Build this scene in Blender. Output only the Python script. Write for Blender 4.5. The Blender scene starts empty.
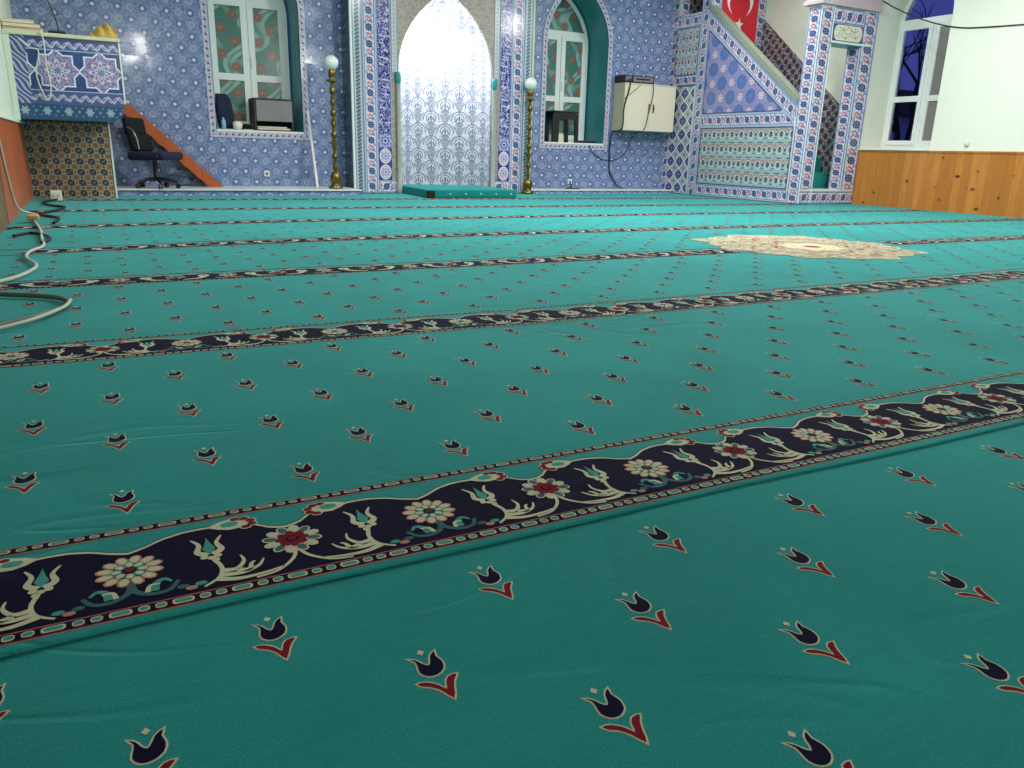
import bpy, bmesh, math, random
from mathutils import Vector, Matrix
PI = math.pi
rnd = random.Random(7)
scn = bpy.context.scene
col = scn.collection

# ------------------------------------------------------------------ object helpers
def tag(o, label=None, cat=None, group=None, kind=None):
    if label: o['label'] = label
    if cat: o['category'] = cat
    if group: o['group'] = group
    if kind: o['kind'] = kind
    return o

def thing(name, label, cat, loc=(0, 0, 0), group=None):
    o = bpy.data.objects.new(name, None)
    o.empty_display_size = 0.1
    o.location = loc
    col.objects.link(o)
    return tag(o, label, cat, group)

class MB:
    """collects verts/faces/materials/uvs in WORLD coordinates"""
    def __init__(s):
        s.v = []; s.f = []; s.m = []; s.uv = []; s.sm = []
    def face(s, pts, m=0, uv=None, smooth=False):
        b = len(s.v); s.v += [tuple(p) for p in pts]
        s.f.append(tuple(range(b, b + len(pts)))); s.m.append(m); s.uv.append(uv); s.sm.append(smooth)
        return s
    def grid(s, rows, m=0, uvs=None, smooth=True, closed=False):
        b = len(s.v); n = len(rows[0])
        for r in rows: s.v += [tuple(p) for p in r]
        for i in range(len(rows) - 1):
            for j in range(n if closed else n - 1):
                k = (j + 1) % n
                s.f.append((b + i*n + j, b + i*n + k, b + (i+1)*n + k, b + (i+1)*n + j)); s.m.append(m); s.sm.append(smooth)
                s.uv.append([uvs[i][j], uvs[i][k], uvs[i+1][k], uvs[i+1][j]] if uvs and not closed else None)
        return s
    def box(s, a, c, m=0, bev=0.0):
        x0, y0, z0 = a; x1, y1, z1 = c
        if bev <= 0:
            V = [(x0,y0,z0),(x1,y0,z0),(x1,y1,z0),(x0,y1,z0),(x0,y0,z1),(x1,y0,z1),(x1,y1,z1),(x0,y1,z1)]
            for f in ((0,3,2,1),(4,5,6,7),(0,1,5,4),(1,2,6,5),(2,3,7,6),(3,0,4,7)):
                s.face([V[i] for i in f], m)
        else:
            bm = bmesh.new(); bmesh.ops.create_cube(bm, size=1)
            bmesh.ops.scale(bm, vec=(x1-x0, y1-y0, z1-z0), verts=bm.verts)
            bmesh.ops.translate(bm, vec=((x0+x1)/2, (y0+y1)/2, (z0+z1)/2), verts=bm.verts)
            bmesh.ops.bevel(bm, geom=bm.edges[:], offset=bev, segments=2, profile=.6, affect='EDGES')
            s.addbm(bm, m)
        return s
    def addbm(s, bm, m=0, smooth=False):
        b = len(s.v); bm.verts.index_update()
        s.v += [tuple(v.co) for v in bm.verts]
        for f in bm.faces:
            s.f.append(tuple(b + v.index for v in f.verts)); s.m.append(m); s.uv.append(None); s.sm.append(smooth)
        bm.free(); return s
    def lathe(s, prof, c=(0, 0, 0), n=24, m=0, smooth=True):
        rows = [[(c[0] + r*math.cos(2*PI*k/n), c[1] + r*math.sin(2*PI*k/n), c[2] + z) for k in range(n)] for r, z in prof]
        return s.grid(rows, m, None, smooth, True)
    def tube(s, pts, r, n=8, m=0, cap=True):
        P = [Vector(p) for p in pts]; rows = []
        up = Vector((0, 0, 1)); prev = None
        for i, p in enumerate(P):
            t = (P[min(i+1, len(P)-1)] - P[max(i-1, 0)]).normalized()
            a = prev if prev else (up if abs(t.z) < .9 else Vector((1, 0, 0)))
            a = (a - t*a.dot(t)).normalized(); prev = a; b_ = t.cross(a)
            rr = r[i] if isinstance(r, (list, tuple)) else r
            rows.append([p + a*rr*math.cos(2*PI*k/n) + b_*rr*math.sin(2*PI*k/n) for k in range(n)])
        s.grid(rows, m, None, True, True)
        if cap: s.face(rows[0][::-1], m); s.face(rows[-1], m)
        return s
    def build(s, name, mats, parent=None, label=None, cat=None, group=None, kind=None, weld=False):
        if not isinstance(mats, (list, tuple)): mats = [mats]
        me = bpy.data.meshes.new(name); me.from_pydata(s.v, [], s.f)
        for mt in mats: me.materials.append(mt)
        me.polygons.foreach_set('material_index', s.m)
        me.polygons.foreach_set('use_smooth', s.sm)
        uvl = me.uv_layers.new(name='UVMap'); data = uvl.data
        for p, uv in zip(me.polygons, s.uv):
            if uv is None:
                nx, ny, nz = (abs(q) for q in p.normal)
                for li in p.loop_indices:
                    x, y, z = me.vertices[me.loops[li].vertex_index].co
                    data[li].uv = (y, z) if nx >= ny and nx >= nz else ((x, z) if ny >= nz else (x, y))
            else:
                for li, q in zip(p.loop_indices, uv): data[li].uv = q
        o = bpy.data.objects.new(name, me); col.objects.link(o)
        if parent is not None:
            o.parent = parent
            w = Vector((0, 0, 0)); q = parent
            while q is not None: w += q.location; q = q.parent
            o.location = -w       # mesh is in world coordinates
        return tag(o, label, cat, group, kind)

def prism(outlines, axis, d0, d1, name, mats, parent=None, **kw):
    """2D outlines (first solid, others holes) extruded along an axis. axis 'y': (x,z) outlines, axis 'x': (y,z)"""
    cu = bpy.data.curves.new(name, 'CURVE'); cu.dimensions = '2D'; cu.fill_mode = 'BOTH'; cu.extrude = abs(d1-d0)/2
    for pts in outlines:
        sp = cu.splines.new('POLY'); sp.points.add(len(pts)-1); sp.use_cyclic_u = True
        for i, (a, b) in enumerate(pts): sp.points[i].co = (a, b, 0, 1)
    tmp = bpy.data.objects.new('tmp', cu)
    me0 = bpy.data.meshes.new_from_object(tmp)
    mid = (d0+d1)/2; mb = MB()
    vs = []
    for v in me0.vertices:
        a, b, h = v.co
        vs.append((a, mid - h, b) if axis == 'y' else (mid + h, a, b))
    mb.v = vs
    for p in me0.polygons:
        mb.f.append(tuple(p.vertices)); mb.m.append(0); mb.uv.append(None); mb.sm.append(False)
    bpy.data.objects.remove(tmp); bpy.data.meshes.remove(me0); bpy.data.curves.remove(cu)
    return mb.build(name, mats, parent, **kw)

def arch(cx, z0, hw, zs, za, n=14, e=.8):
    L = [(cx-hw, z0), (cx-hw, zs)]
    for i in range(1, n):
        t = i/n; L.append((cx - hw*(1-t*t)**e, zs + (za-zs)*t))
    R = [(2*cx - x, z) for x, z in L]
    return L + [(cx, za)] + R[::-1]
def rect(a, b, c, d): return [(a, b), (c, b), (c, d), (a, d)]

# ------------------------------------------------------------------ node expression helper
class NT:
    def __init__(s, name, rough=.5, spec=.5, coat=0):
        s.mat = bpy.data.materials.new(name); s.mat.use_nodes = True
        s.t = s.mat.node_tree; s.t.nodes.clear()
        s.out = s.t.nodes.new('ShaderNodeOutputMaterial'); s.b = s.t.nodes.new('ShaderNodeBsdfPrincipled')
        s.t.links.new(s.b.outputs[0], s.out.inputs[0])
        s.b.inputs['Roughness'].default_value = rough
        s.b.inputs['Specular IOR Level'].default_value = spec
        s.b.inputs['Coat Weight'].default_value = coat
        s._uv = None
    def node(s, t): return s.t.nodes.new(t)
    def link(s, a, b): s.t.links.new(a, b)
    def uv(s):
        tc = s.node('ShaderNodeTexCoord'); sx = s.node('ShaderNodeSeparateXYZ'); s.link(tc.outputs['UV'], sx.inputs[0])
        return X(s, sx.outputs[0]), X(s, sx.outputs[1])
    def obj(s):
        tc = s.node('ShaderNodeTexCoord'); sx = s.node('ShaderNodeSeparateXYZ'); s.link(tc.outputs['Object'], sx.inputs[0])
        return [X(s, sx.outputs[i]) for i in range(3)]
    def setin(s, sock, v):
        if isinstance(v, X): s.link(v.s, sock)
        else: sock.default_value = v
    def noise(s, x, y, z=0., scale=1., detail=2., dist=0., rough=.5):
        cb = s.node('ShaderNodeCombineXYZ'); s.setin(cb.inputs[0], x); s.setin(cb.inputs[1], y); s.setin(cb.inputs[2], z)
        n = s.node('ShaderNodeTexNoise'); s.link(cb.outputs[0], n.inputs['Vector'])
        n.inputs['Scale'].default_value = scale; n.inputs['Detail'].default_value = detail; n.inputs['Distortion'].default_value = dist
        n.inputs['Roughness'].default_value = rough
        return X(s, n.outputs[0])
    def voro(s, x, y, scale=1., feature='F1'):
        cb = s.node('ShaderNodeCombineXYZ'); s.setin(cb.inputs[0], x); s.setin(cb.inputs[1], y)
        n = s.node('ShaderNodeTexVoronoi'); n.feature = feature; s.link(cb.outputs[0], n.inputs['Vector']); n.inputs['Scale'].default_value = scale
        return X(s, n.outputs[0])
    def mix(s, f, a, b):
        n = s.node('ShaderNodeMix'); n.data_type = 'RGBA'; s.setin(n.inputs[0], f)
        for k, v in ((6, a), (7, b)):
            if isinstance(v, X): s.link(v.s, n.inputs[k])
            else: n.inputs[k].default_value = (*v[:3], 1)
        return X(s, n.outputs[2])
    def layer(s, base, *L):
        c = base
        for m, colr in L: c = s.mix(m, c, colr)
        return c
    def color(s, c):
        if isinstance(c, X): s.link(c.s, s.b.inputs['Base Color'])
        else: s.b.inputs['Base Color'].default_value = (*c[:3], 1)
    def bump(s, h, strength=.3, dist=.01):
        n = s.node('ShaderNodeBump'); n.inputs['Strength'].default_value = strength; n.inputs['Distance'].default_value = dist
        s.link(h.s, n.inputs['Height']); s.link(n.outputs[0], s.b.inputs['Normal'])
class X:
    def __init__(s, nt, sock): s.n = nt; s.s = sock
    def op(s, o, b=None, c=None, rev=False):
        m = s.n.node('ShaderNodeMath'); m.operation = o
        a_, b_ = (b, s) if rev else (s, b)
        s.n.setin(m.inputs[0], a_)
        if b_ is not None: s.n.setin(m.inputs[1], b_)
        if c is not None: s.n.setin(m.inputs[2], c)
        return X(s.n, m.outputs[0])
    def __add__(s, o): return s.op('ADD', o)
    __radd__ = __add__
    def __sub__(s, o): return s.op('SUBTRACT', o)
    def __rsub__(s, o): return s.op('SUBTRACT', o, rev=True)
    def __mul__(s, o): return s.op('MULTIPLY', o)
    __rmul__ = __mul__
    def __truediv__(s, o): return s.op('DIVIDE', o)
    def abs(s): return s.op('ABSOLUTE')
    def max(s, o): return s.op('MAXIMUM', o)
    def min(s, o): return s.op('MINIMUM', o)
    def fract(s): return s.op('FRACT')
    def floor(s): return s.op('FLOOR')
    def sin(s): return s.op('SINE')
    def cos(s): return s.op('COSINE')
    def cell(s, p, off=0.):  # centred local coordinate in metres
        return ((s + off)/p).fract()*p - p/2
    def lt(s, r, soft=.004):
        m = s.n.node('ShaderNodeMapRange'); m.clamp = True
        s.n.setin(m.inputs[0], s)
        if isinstance(r, X):
            d = s - r; s.n.setin(m.inputs[0], d); r = 0.
        m.inputs[1].default_value = r - soft/2; m.inputs[2].default_value = r + soft/2
        m.inputs[3].default_value = 1.; m.inputs[4].default_value = 0.
        return X(s.n, m.outputs[0])
    def gt(s, r, soft=.004): return 1. - s.lt(r, soft)
def rad(x, y): return (x*x + y*y).op('SQRT')
def ang(x, y): return y.op('ARCTAN2', x)
def petals(x, y, n, amp=.25): return rad(x, y)/(1. + ang(x, y).op('MULTIPLY', float(n)).cos()*amp)
def ell(x, y, a, b, rot=0.):
    c, s_ = math.cos(rot), math.sin(rot)
    return rad((x*c + y*s_)/a, (y*c - x*s_)/b)
def srgb(r, g, b): return tuple(((c/255)/12.92 if c/255 <= .04045 else ((c/255+.055)/1.055)**2.4) for c in (r, g, b))

def plain(name, c, rough=.5, metal=0., spec=.5, noise=0., scale=8., emit=None, bump=0.):
    n = NT(name, rough, spec); n.b.inputs['Metallic'].default_value = metal
    x, y, z = n.obj()
    if noise:
        f = n.noise(x, y, z, scale, 4.)
        n.color(n.mix(f, tuple(k*(1-noise) for k in c), tuple(min(1, k*(1+noise)) for k in c)))
    else: n.color(c)
    if bump: n.bump(n.noise(x, y, z, 60., 3.), bump, .002)
    if emit:
        n.b.inputs['Emission Color'].default_value = (*emit[0], 1); n.b.inputs['Emission Strength'].default_value = emit[1]
    return n.mat

WHITE = srgb(204, 207, 224); NAVY = srgb(48, 50, 120); RED = srgb(184, 98, 112); LB = srgb(150, 170, 205)

# ---- tile materials
def m_walltile(name='blue_wall_tiles', tint=(1, 1, 1)):
    n = NT(name, .09, .6); u, v = n.uv()
    t = lambda c: tuple(a*b for a, b in zip(c, tint))
    p = .25
    a1, b1 = u.cell(p), v.cell(p); a2, b2 = u.cell(p, p/2), v.cell(p, p/2)
    r = rad(a1, b1).min(rad(a2, b2))
    r2 = rad(u.cell(p, p/2), v.cell(p)).min(rad(u.cell(p), v.cell(p, p/2)))
    swirl = n.noise(u, v, 0., 38., 3., 1.2)
    diag = ((u + v)*(2*PI/.125)).sin().abs().min(((u - v)*(2*PI/.125)).sin().abs())
    c = n.mix(swirl.lt(.52, .3), t(srgb(146, 162, 190)), t(srgb(88, 106, 156)))
    c = n.layer(c, (diag.lt(.2, .2)*.5, t(srgb(96, 110, 166))), ((r2 - .03).abs().lt(.009, .008)*.6, t(srgb(168, 178, 204))), (r2.lt(.014, .01)*.6, t(srgb(140, 152, 192))),
                ((r - .033).abs().lt(.006, .006)*.85, t(srgb(74, 86, 142))), (r.lt(.0165, .005), t(srgb(205, 216, 224))))
    g = u.cell(.25, .125).abs().gt(.1238, .0012).max(v.cell(.25, .125).abs().gt(.1238, .0012))
    c = n.layer(c, (g*.5, srgb(120, 130, 150)))
    n.color(c)
    iu, iv = ((u + .125)/.25 + .5).floor(), ((v + .125)/.25 + .5).floor()
    q1 = n.noise(iu*1.37 + .3, iv*2.11 + .7, 0., 1., 0.) - .5; q2 = n.noise(iu*2.17 + .9, iv*1.73 + .2, 5., 1., 0.) - .5
    n.bump((g*-1.) + n.noise(u, v, 0., 3.2, 1.)*1.2 + q1*u.cell(.25, .125)*22. + q2*v.cell(.25, .125)*22., .35, .004)
    return n.mat
M = {}
M['wall_tile'] = m_walltile(); M['shaded_sidetile'] = m_walltile('shaded_blue_side_tiles', (.3, .36, .32))  # second copy is the wall tile darkened, shade painted into its colour

def m_floral(name, per=.19, w=.15, bg=WHITE, red=RED):
    """white border, navy rosettes and red tulips alternating; u along, v across centred"""
    n = NT(name, .12, .6); u, v = n.uv()
    a = u.cell(per); k = w/.15
    r = petals(a, v, 8, .1)
    b = u.cell(per, per/2)
    stem = ((u*(2*PI/per)).sin()*.045*k + v).abs()
    tul = ell(b, v, .042*k, .024*k, .6); tul2 = ell(b - .012*k, v - .03*k, .022*k, .014*k, 1.0); tul3 = ell(b + .02*k, v + .032*k, .03*k, .013*k, .5)
    c = n.layer(bg, (stem.lt(.007*k, .005), srgb(92, 112, 170)), ((ell(a-.05*k, v-.04*k, .03*k, .014*k, .8)).lt(1., .3), srgb(140, 160, 205)),
                ((ell(a+.05*k, v+.04*k, .03*k, .014*k, .8)).lt(1., .3), srgb(140, 160, 205)),
                (tul3.lt(1., .2), srgb(110, 135, 190)), (tul.lt(1., .2), red), (tul2.lt(1., .2), srgb(220, 150, 150)), (ell(b, v, .02*k, .009*k, .6).lt(1., .3), bg),
                (r.lt(.041*k, .005), srgb(38, 42, 92)), (r.lt(.026*k, .004), srgb(110, 120, 165)), (r.lt(.012*k, .004), srgb(60, 60, 110)),
                (v.abs().gt(w/2-.013*k, .003), srgb(70, 84, 150)), (v.abs().gt(w/2-.006*k, .002), srgb(175, 185, 210)))
    n.color(c); return n.mat
M['floral'] = m_floral('floral_border_tiles')
M['floral_s'] = m_floral('narrow_floral_border_tiles', .075, .06, srgb(215, 212, 222), srgb(190, 110, 120))
M['floral_big'] = m_floral('stair_flank_tiles', .19, .15)

def m_grey():
    n = NT('grey_green_border_tiles', .2, .6); u, v = n.uv()
    a = u.cell(.045); c = n.layer(srgb(178, 190, 196), (ell(a, v, .013, .032, .3).lt(1., .3), srgb(72, 92, 112)), (u.cell(.045, .0225).abs().max(v.abs()-.02).lt(.007, .004), srgb(96, 120, 140)),
                (v.abs().gt(.046, .004), srgb(120, 140, 160)))
    n.color(c); return n.mat
M['grey_band'] = m_grey()
def m_light():
    n = NT('pale_border_tiles', .2, .6); u, v = n.uv(); a = u.cell(.05)
    n.color(n.layer(srgb(190, 198, 204), (rad(a, v).lt(.016, .005), srgb(130, 146, 170)), (rad(a, v).lt(.007, .003), srgb(220, 222, 225)), (v.abs().gt(.033, .004), srgb(120, 135, 160)))); return n.mat
M['light_band'] = m_light()
def m_callig():
    n = NT('navy_calligraphy_tiles', .15, .7); u, v = n.uv()   # u along band
    q = n.noise(u, v, 0., 11., 1., 2.2); w = n.noise(u + 3., v*1.6, 4., 15., 0., .6); z = n.noise(u, v, 9., 26., 1., 1.)
    st = (q - .5).abs().lt(.022, .02).max((w - .5).abs().lt(.016, .016)); al = (u.cell(.085) - (v*6.).sin()*.02).abs().lt(.0055, .004)*v.abs().lt(.06, .01)*n.noise(u, v, 2., 7., 0.).gt(.5, .04)
    c = n.layer(srgb(38, 32, 128), ((z).gt(.63, .03)*.45, srgb(112, 104, 190)), (st, srgb(205, 208, 232)), (al, srgb(220, 222, 240)),
                (v.abs().gt(.078, .003), srgb(60, 84, 165)), (v.abs().gt(.084, .002), srgb(190, 200, 225)))
    n.color(c); return n.mat
M['callig'] = m_callig()
def m_medal():
    n = NT('medallion_tiles', .2, .6); u, v = n.uv(); a = u.cell(.2); e = ell(a, v, .094, .078)
    c = n.layer(srgb(58, 58, 140), (e.lt(1.0, .06), srgb(226, 226, 236)), (e.lt(.84, .05), srgb(205, 120, 120)), (e.lt(.72, .05), srgb(222, 224, 236)), (petals(a, v, 8, .2).lt(.05, .005), srgb(108, 124, 190)),
                (petals(a, v, 8, .2).lt(.033, .005), srgb(198, 200, 226)), (rad(a, v).lt(.015, .004), srgb(190, 90, 100)), ((v.abs()).gt(.082, .003), srgb(70, 84, 150)))
    n.color(c); return n.mat
M['medal'] = m_medal()
def m_rosette():
    n = NT('purple_rosette_tile', .2, .6); u, v = n.uv(); r = petals(u, v, 8, .18)
    n.color(n.layer(srgb(120, 120, 185), (r.lt(.078, .006), srgb(190, 195, 222)), (r.lt(.062, .006), srgb(100, 104, 176)), (r.lt(.035, .006), srgb(180, 185, 215)), (rad(u, v).lt(.016, .004), srgb(20, 20, 50)))); return n.mat
M['rosette'] = m_rosette()
def m_niche():
    n = NT('grey_damask_tiles', .22, .5); u, v = n.uv(); px, pz = .37, .33
    base = srgb(208, 210, 220); gr = srgb(112, 118, 140); dk = srgb(88, 94, 120)
    c = base; L = []
    for ou, ov in ((0., 0.), (px/2, pz/2)):
        a, b = u.cell(px, ou), v.cell(pz, ov); r = rad(a, b)
        arcs = (rad(a, b + .01) - .105).abs().lt(.007, .006)*b.gt(-.03, .01)
        shield = (a.abs()*1.15 + (b*-1. + .0)*.62)
        a2, b2 = u.cell(px, ou + px/2), v.cell(pz, ov)
        tri = (a2.abs()*1.25 - b2*.62).lt(.05, .006)*b2.lt(.055, .006)
        L += [(arcs, gr), ((r - .062).abs().lt(.006, .005), gr), (ell(a, b, .012, .045).lt(1., .3), gr), (ell(a.abs() - .032, b + .01, .01, .028, .4).lt(1., .3), gr),
              ((a2.abs()*.8 + (b2 - .085).abs()).lt(.05, .005)*.7, gr), (tri*.75, dk), (tri*n.noise(u, v, 0., 60., 0.).gt(.52, .06)*.6, base),
              ((a2.abs()*1.25 - b2*.62 - .058).abs().lt(.006, .006)*b2.lt(.07, .006), gr)]
    L.append((n.noise(u, v, 1., 45., 1., 1.).gt(.53, .06)*.5, gr))
    c = n.layer(base, *L); n.color(c); return n.mat
M['niche'] = m_niche()
def m_spandrel():
    n = NT('beige_spandrel_tiles', .3, .4); u, v = n.uv(); f = n.noise(u, v, 0., 40., 3., 1.)
    n.color(n.layer(srgb(172, 160, 150), (f.lt(.46, .06)*.7, srgb(122, 112, 112)), (n.voro(u, v, 16.).lt(.22, .08)*.6, srgb(140, 98, 92)))); return n.mat
M['spandrel'] = m_spandrel()
def m_diamond():
    n = NT('navy_diamond_tiles', .2, .6); u, v = n.uv(); pu, pv = .215, .2
    d1 = u.cell(pu).abs()/pu + v.cell(pv).abs()/pv; d2 = u.cell(pu, pu/2).abs()/pu + v.cell(pv, pv/2).abs()/pv
    r1 = (u.cell(pu)/pu*1.).abs(); cr = (u.cell(pu).abs().min(v.cell(pv).abs()))
    c = n.layer(srgb(222, 224, 228), (d1.lt(.44, .03), srgb(44, 46, 112)), ((cr.lt(.005, .004)*d1.lt(.4, .02))*.8, srgb(160, 168, 210)),
                (((d1 - .25).abs().lt(.025, .02))*.5, srgb(120, 126, 190)),
                (d2.lt(.42, .03), srgb(150, 156, 160)), (((d2 - .25).abs().lt(.05, .03))*.7, srgb(205, 208, 206)), (d2.lt(.1, .03), srgb(100, 110, 118)))
    n.color(c); return n.mat
M['diamond'] = m_diamond()
def m_panel(name, pu, pv, bg, dark, stagger=False):
    n = NT(name, .2, .6); u, v = n.uv(); a, b = u.cell(pu), v.cell(pv)
    k = pu/.19
    if stagger: b = (v + ((u/pu).floor()/2.).fract()*0.).cell(pv)
    L = [((rad(a, b + .012*k) - .07*k).abs().lt(.008*k, .006)*b.gt(0., .01), srgb(196, 110, 100)), ((rad(a, b + .012*k) - .054*k).abs().lt(.006*k, .005), srgb(214, 224, 216)),
         (((b - .085*k).abs().lt(.006*k, .004))*a.abs().lt(.055*k, .006), srgb(60, 66, 92)), ((ell(a, b + .004*k, .026*k, .037*k)).lt(1., .2), dark), ((ell(a, b + .004*k, .012*k, .02*k)).lt(1., .3), srgb(150, 110, 120)),
         ((u.cell(pu, pu/2).abs()*.9 + (b + .01).abs()).lt(.026*k, .005), srgb(74, 92, 138)), ((ell(u.cell(pu, pu/2), b - .05*k, .02*k, .011*k)).lt(1., .3), srgb(186, 96, 92)),
         ((ell(u.cell(pu, pu/2), b + .06*k, .03*k, .012*k)).lt(1., .3), srgb(96, 140, 132)), (n.noise(u, v, 0., 50., 1., 1.).gt(.57, .05)*.4, srgb(90, 120, 130))]
    n.color(n.layer(bg, *L)); return n.mat
M['panel_b'] = m_panel('green_floral_panel_tiles', .187, .2, srgb(166, 186, 186), srgb(48, 40, 72))
M['panel_a'] = m_panel('dark_floral_panel_tiles', .15, .17, srgb(190, 196, 200), srgb(70, 34, 50))
def m_tri():
    n = NT('blue_star_tiles', .2, .6); u, v = n.uv(); p = .4
    ra = petals(u.cell(p), v.cell(p), 8, .03); rb = petals(u.cell(p, p/2), v.cell(p, p/2), 8, .03)
    rr = petals(u.cell(p, p/2), v.cell(p), 8, .25).min(petals(u.cell(p), v.cell(p, p/2), 8, .25))
    bl = ra.min(rb)
    f = n.noise(u, v, 0., 34., 2., 1.)
    c = n.layer(srgb(126, 136, 188), (f.gt(.52, .06)*.6, srgb(178, 160, 190)), ((bl - .112).abs().lt(.006, .006)*.6, srgb(180, 150, 180)), (bl.lt(.098, .02), srgb(92, 116, 176)), (bl.lt(.03, .01)*.6, srgb(106, 132, 188)),
                ((rr - .058).abs().lt(.006, .006)*.7, srgb(180, 120, 150)), (rr.lt(.046, .008), srgb(216, 212, 224)), (rr.lt(.026, .005), srgb(160, 100, 130)), (rr.lt(.014, .005), srgb(235, 235, 238)))
    n.color(c); return n.mat
M['tri'] = m_tri()
def m_dark():
    n = NT('dark_red_floral_tiles', .25, .5); u, v = n.uv(); p = .15
    r = petals(u.cell(p), v.cell(p), 6, .12).min(petals(u.cell(p, p/2), v.cell(p, p/2), 6, .12)); f = n.noise(u, v, 0., 48., 2., .8)
    c = n.layer(srgb(140, 138, 144), (f.gt(.53, .05), srgb(76, 76, 96)), (f.lt(.44, .05)*.8, srgb(190, 188, 190)), (r.lt(.036, .006), srgb(60, 46, 62)), (r.lt(.02, .006), srgb(118, 66, 74)), (r.lt(.009, .004), srgb(50, 30, 50)))
    n.color(c); return n.mat
M['dark_tile'] = m_dark()
def m_kursu():
    n = NT('cream_cross_tiles', .25, .5); u, v = n.uv(); p = .103
    a, b = u.cell(p), v.cell(p); sq = a.abs().max(b.abs()); a2, b2 = u.cell(p, p/2), v.cell(p, p/2)
    cr = u.cell(p, p/2).abs().min(v.cell(p, p/2).abs())
    c = n.layer(srgb(176, 160, 134), (sq.lt(.030, .004), srgb(28, 36, 66)), (((a - b).abs().lt(.0045, .004)*sq.lt(.03, .004))*.8, srgb(170, 160, 140)), (((a + b).abs().lt(.0045, .004)*sq.lt(.03, .004))*.5, srgb(150, 150, 140)),
                (rad(a2, b2).lt(.016, .004), srgb(150, 92, 52)), ((rad(a2, b2) - .022).abs().lt(.003, .003), srgb(96, 72, 52)), (ell(u.cell(p, p/2), b, .013, .01).lt(1., .2), srgb(118, 96, 60)), (ell(a, v.cell(p, p/2), .01, .013).lt(1., .2), srgb(60, 76, 88)))
    n.color(c); return n.mat
M['kursu'] = m_kursu()
def m_star_front():   # upper pulpit box: u = x , v = z (world)
    n = NT('star_panel_tiles', .15, .6); u, v = n.uv()
    a = (u - .215 + .175).cell(.35); b = v - 1.155
    star = a.abs().max(b.abs()).min((a.abs() + b.abs())/1.414)
    r = rad(a, b)
    f = n.noise(u, v, 0., 55., 2., 1.); pet = petals(a, b, 8, .3)
    fld = n.layer(srgb(30, 62, 128), (n.noise(u, v, 0., 70., 1.).gt(.6, .05)*.5, srgb(70, 120, 160)), (star.lt(.134, .003), srgb(222, 230, 238)), (star.lt(.122, .003), srgb(168, 160, 196)),
                  (star.lt(.122, .003)*f.gt(.5, .05)*.8, srgb(92, 70, 142)), (((pet - .07).abs().lt(.008, .005)), srgb(215, 205, 222)), ((pet.lt(.05, .006)), srgb(122, 92, 158)), (((pet - .035).abs().lt(.006, .004)), srgb(220, 215, 228)), (r.lt(.021, .004), srgb(64, 140, 160)))
    s1 = ((u*(2*PI/.09)).sin()*.022 + (v - 1.37)).abs().lt(.011, .006).max(((u*(2*PI/.09)).cos()*.02 + (v - 1.37)).abs().lt(.005, .004))
    s2 = ((u*(2*PI/.09)).sin()*.022 + (v - .925)).abs().lt(.011, .006).max(((u*(2*PI/.09)).cos()*.02 + (v - .925)).abs().lt(.005, .004))
    band = n.layer(srgb(76, 84, 142), (s1.max(s2), srgb(176, 184, 212)))
    lo = n.layer(srgb(28, 78, 118), (petals(u.cell(.17), v - .81, 6, .25).lt(.03, .004), srgb(150, 170, 190)), (petals(u.cell(.17, .085), v - .81, 4, .2).lt(.012, .004), srgb(110, 150, 180)),
                 (rad(u.cell(.055), (v - .81).abs() - .035).lt(.009, .004), srgb(90, 130, 170)))
    c = n.mix(v.lt(1.325, .003)*v.gt(.985, .003), band, fld)
    c = n.layer(c, ((v - 1.325).abs().lt(.004, .003), srgb(170, 190, 210)), ((v - .985).abs().lt(.004, .003), srgb(170, 190, 210)))
    c = n.mix(v.lt(.868, .003), c, lo)
    edge = (u + .36).lt(0., .003)
    ds = ((u*130. + v*110. + (v*40.).sin()*1.5).sin()).gt(.2, .3)
    c = n.mix(edge*v.gt(.87, .003), c, n.layer(srgb(70, 80, 130), (ds, srgb(166, 176, 206))))
    n.color(c); return n.mat
M['star'] = m_star_front()
def m_wood(name, c1, c2, knot, plank=.1, rough=.28, vertical=True, uoff=0.):
    n = NT(name, rough, .5); u, v = n.uv(); 
    if not vertical: u, v = v, u
    id_ = ((u + uoff)/plank).floor()
    g = n.noise(u*1. + id_*3.7, v*.09, id_, 34., 4., .4); t = n.noise(id_*1.7, id_*.3, 0., 1., 0.)
    c = n.mix(g, c1, c2); c = n.mix(t.gt(.5, .3)*.6, c, tuple(k*.72 for k in c1))
    kv = n.voro(u*.9 + id_*.31, v*1.5 + id_*.77, 4.2); c = n.layer(c, (kv.lt(.13, .05)*.8, knot), (kv.lt(.06, .03), tuple(k*.35 for k in knot)))
    gap = (u + uoff).cell(plank).abs().gt(plank/2 - .0022, .0016); c = n.layer(c, (gap*.4, tuple(k*.25 for k in c1)))
    n.color(c); n.bump(gap*-1., .4, .004); return n.mat
M['pine'] = m_wood('knotty_pine_planks', srgb(178, 104, 36), srgb(222, 154, 74), srgb(104, 50, 18))
M['redwood'] = m_wood('orange_varnished_planks', srgb(196, 92, 48), srgb(214, 118, 66), srgb(170, 80, 42), .5)
M['olivewood'] = m_wood('brown_varnished_planks', srgb(128, 96, 56), srgb(156, 118, 70), srgb(110, 70, 36), .4)
M['stairwood'] = m_wood('orange_stair_wood', srgb(178, 82, 34), srgb(200, 104, 52), srgb(150, 66, 28), .6, .4)
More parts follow.
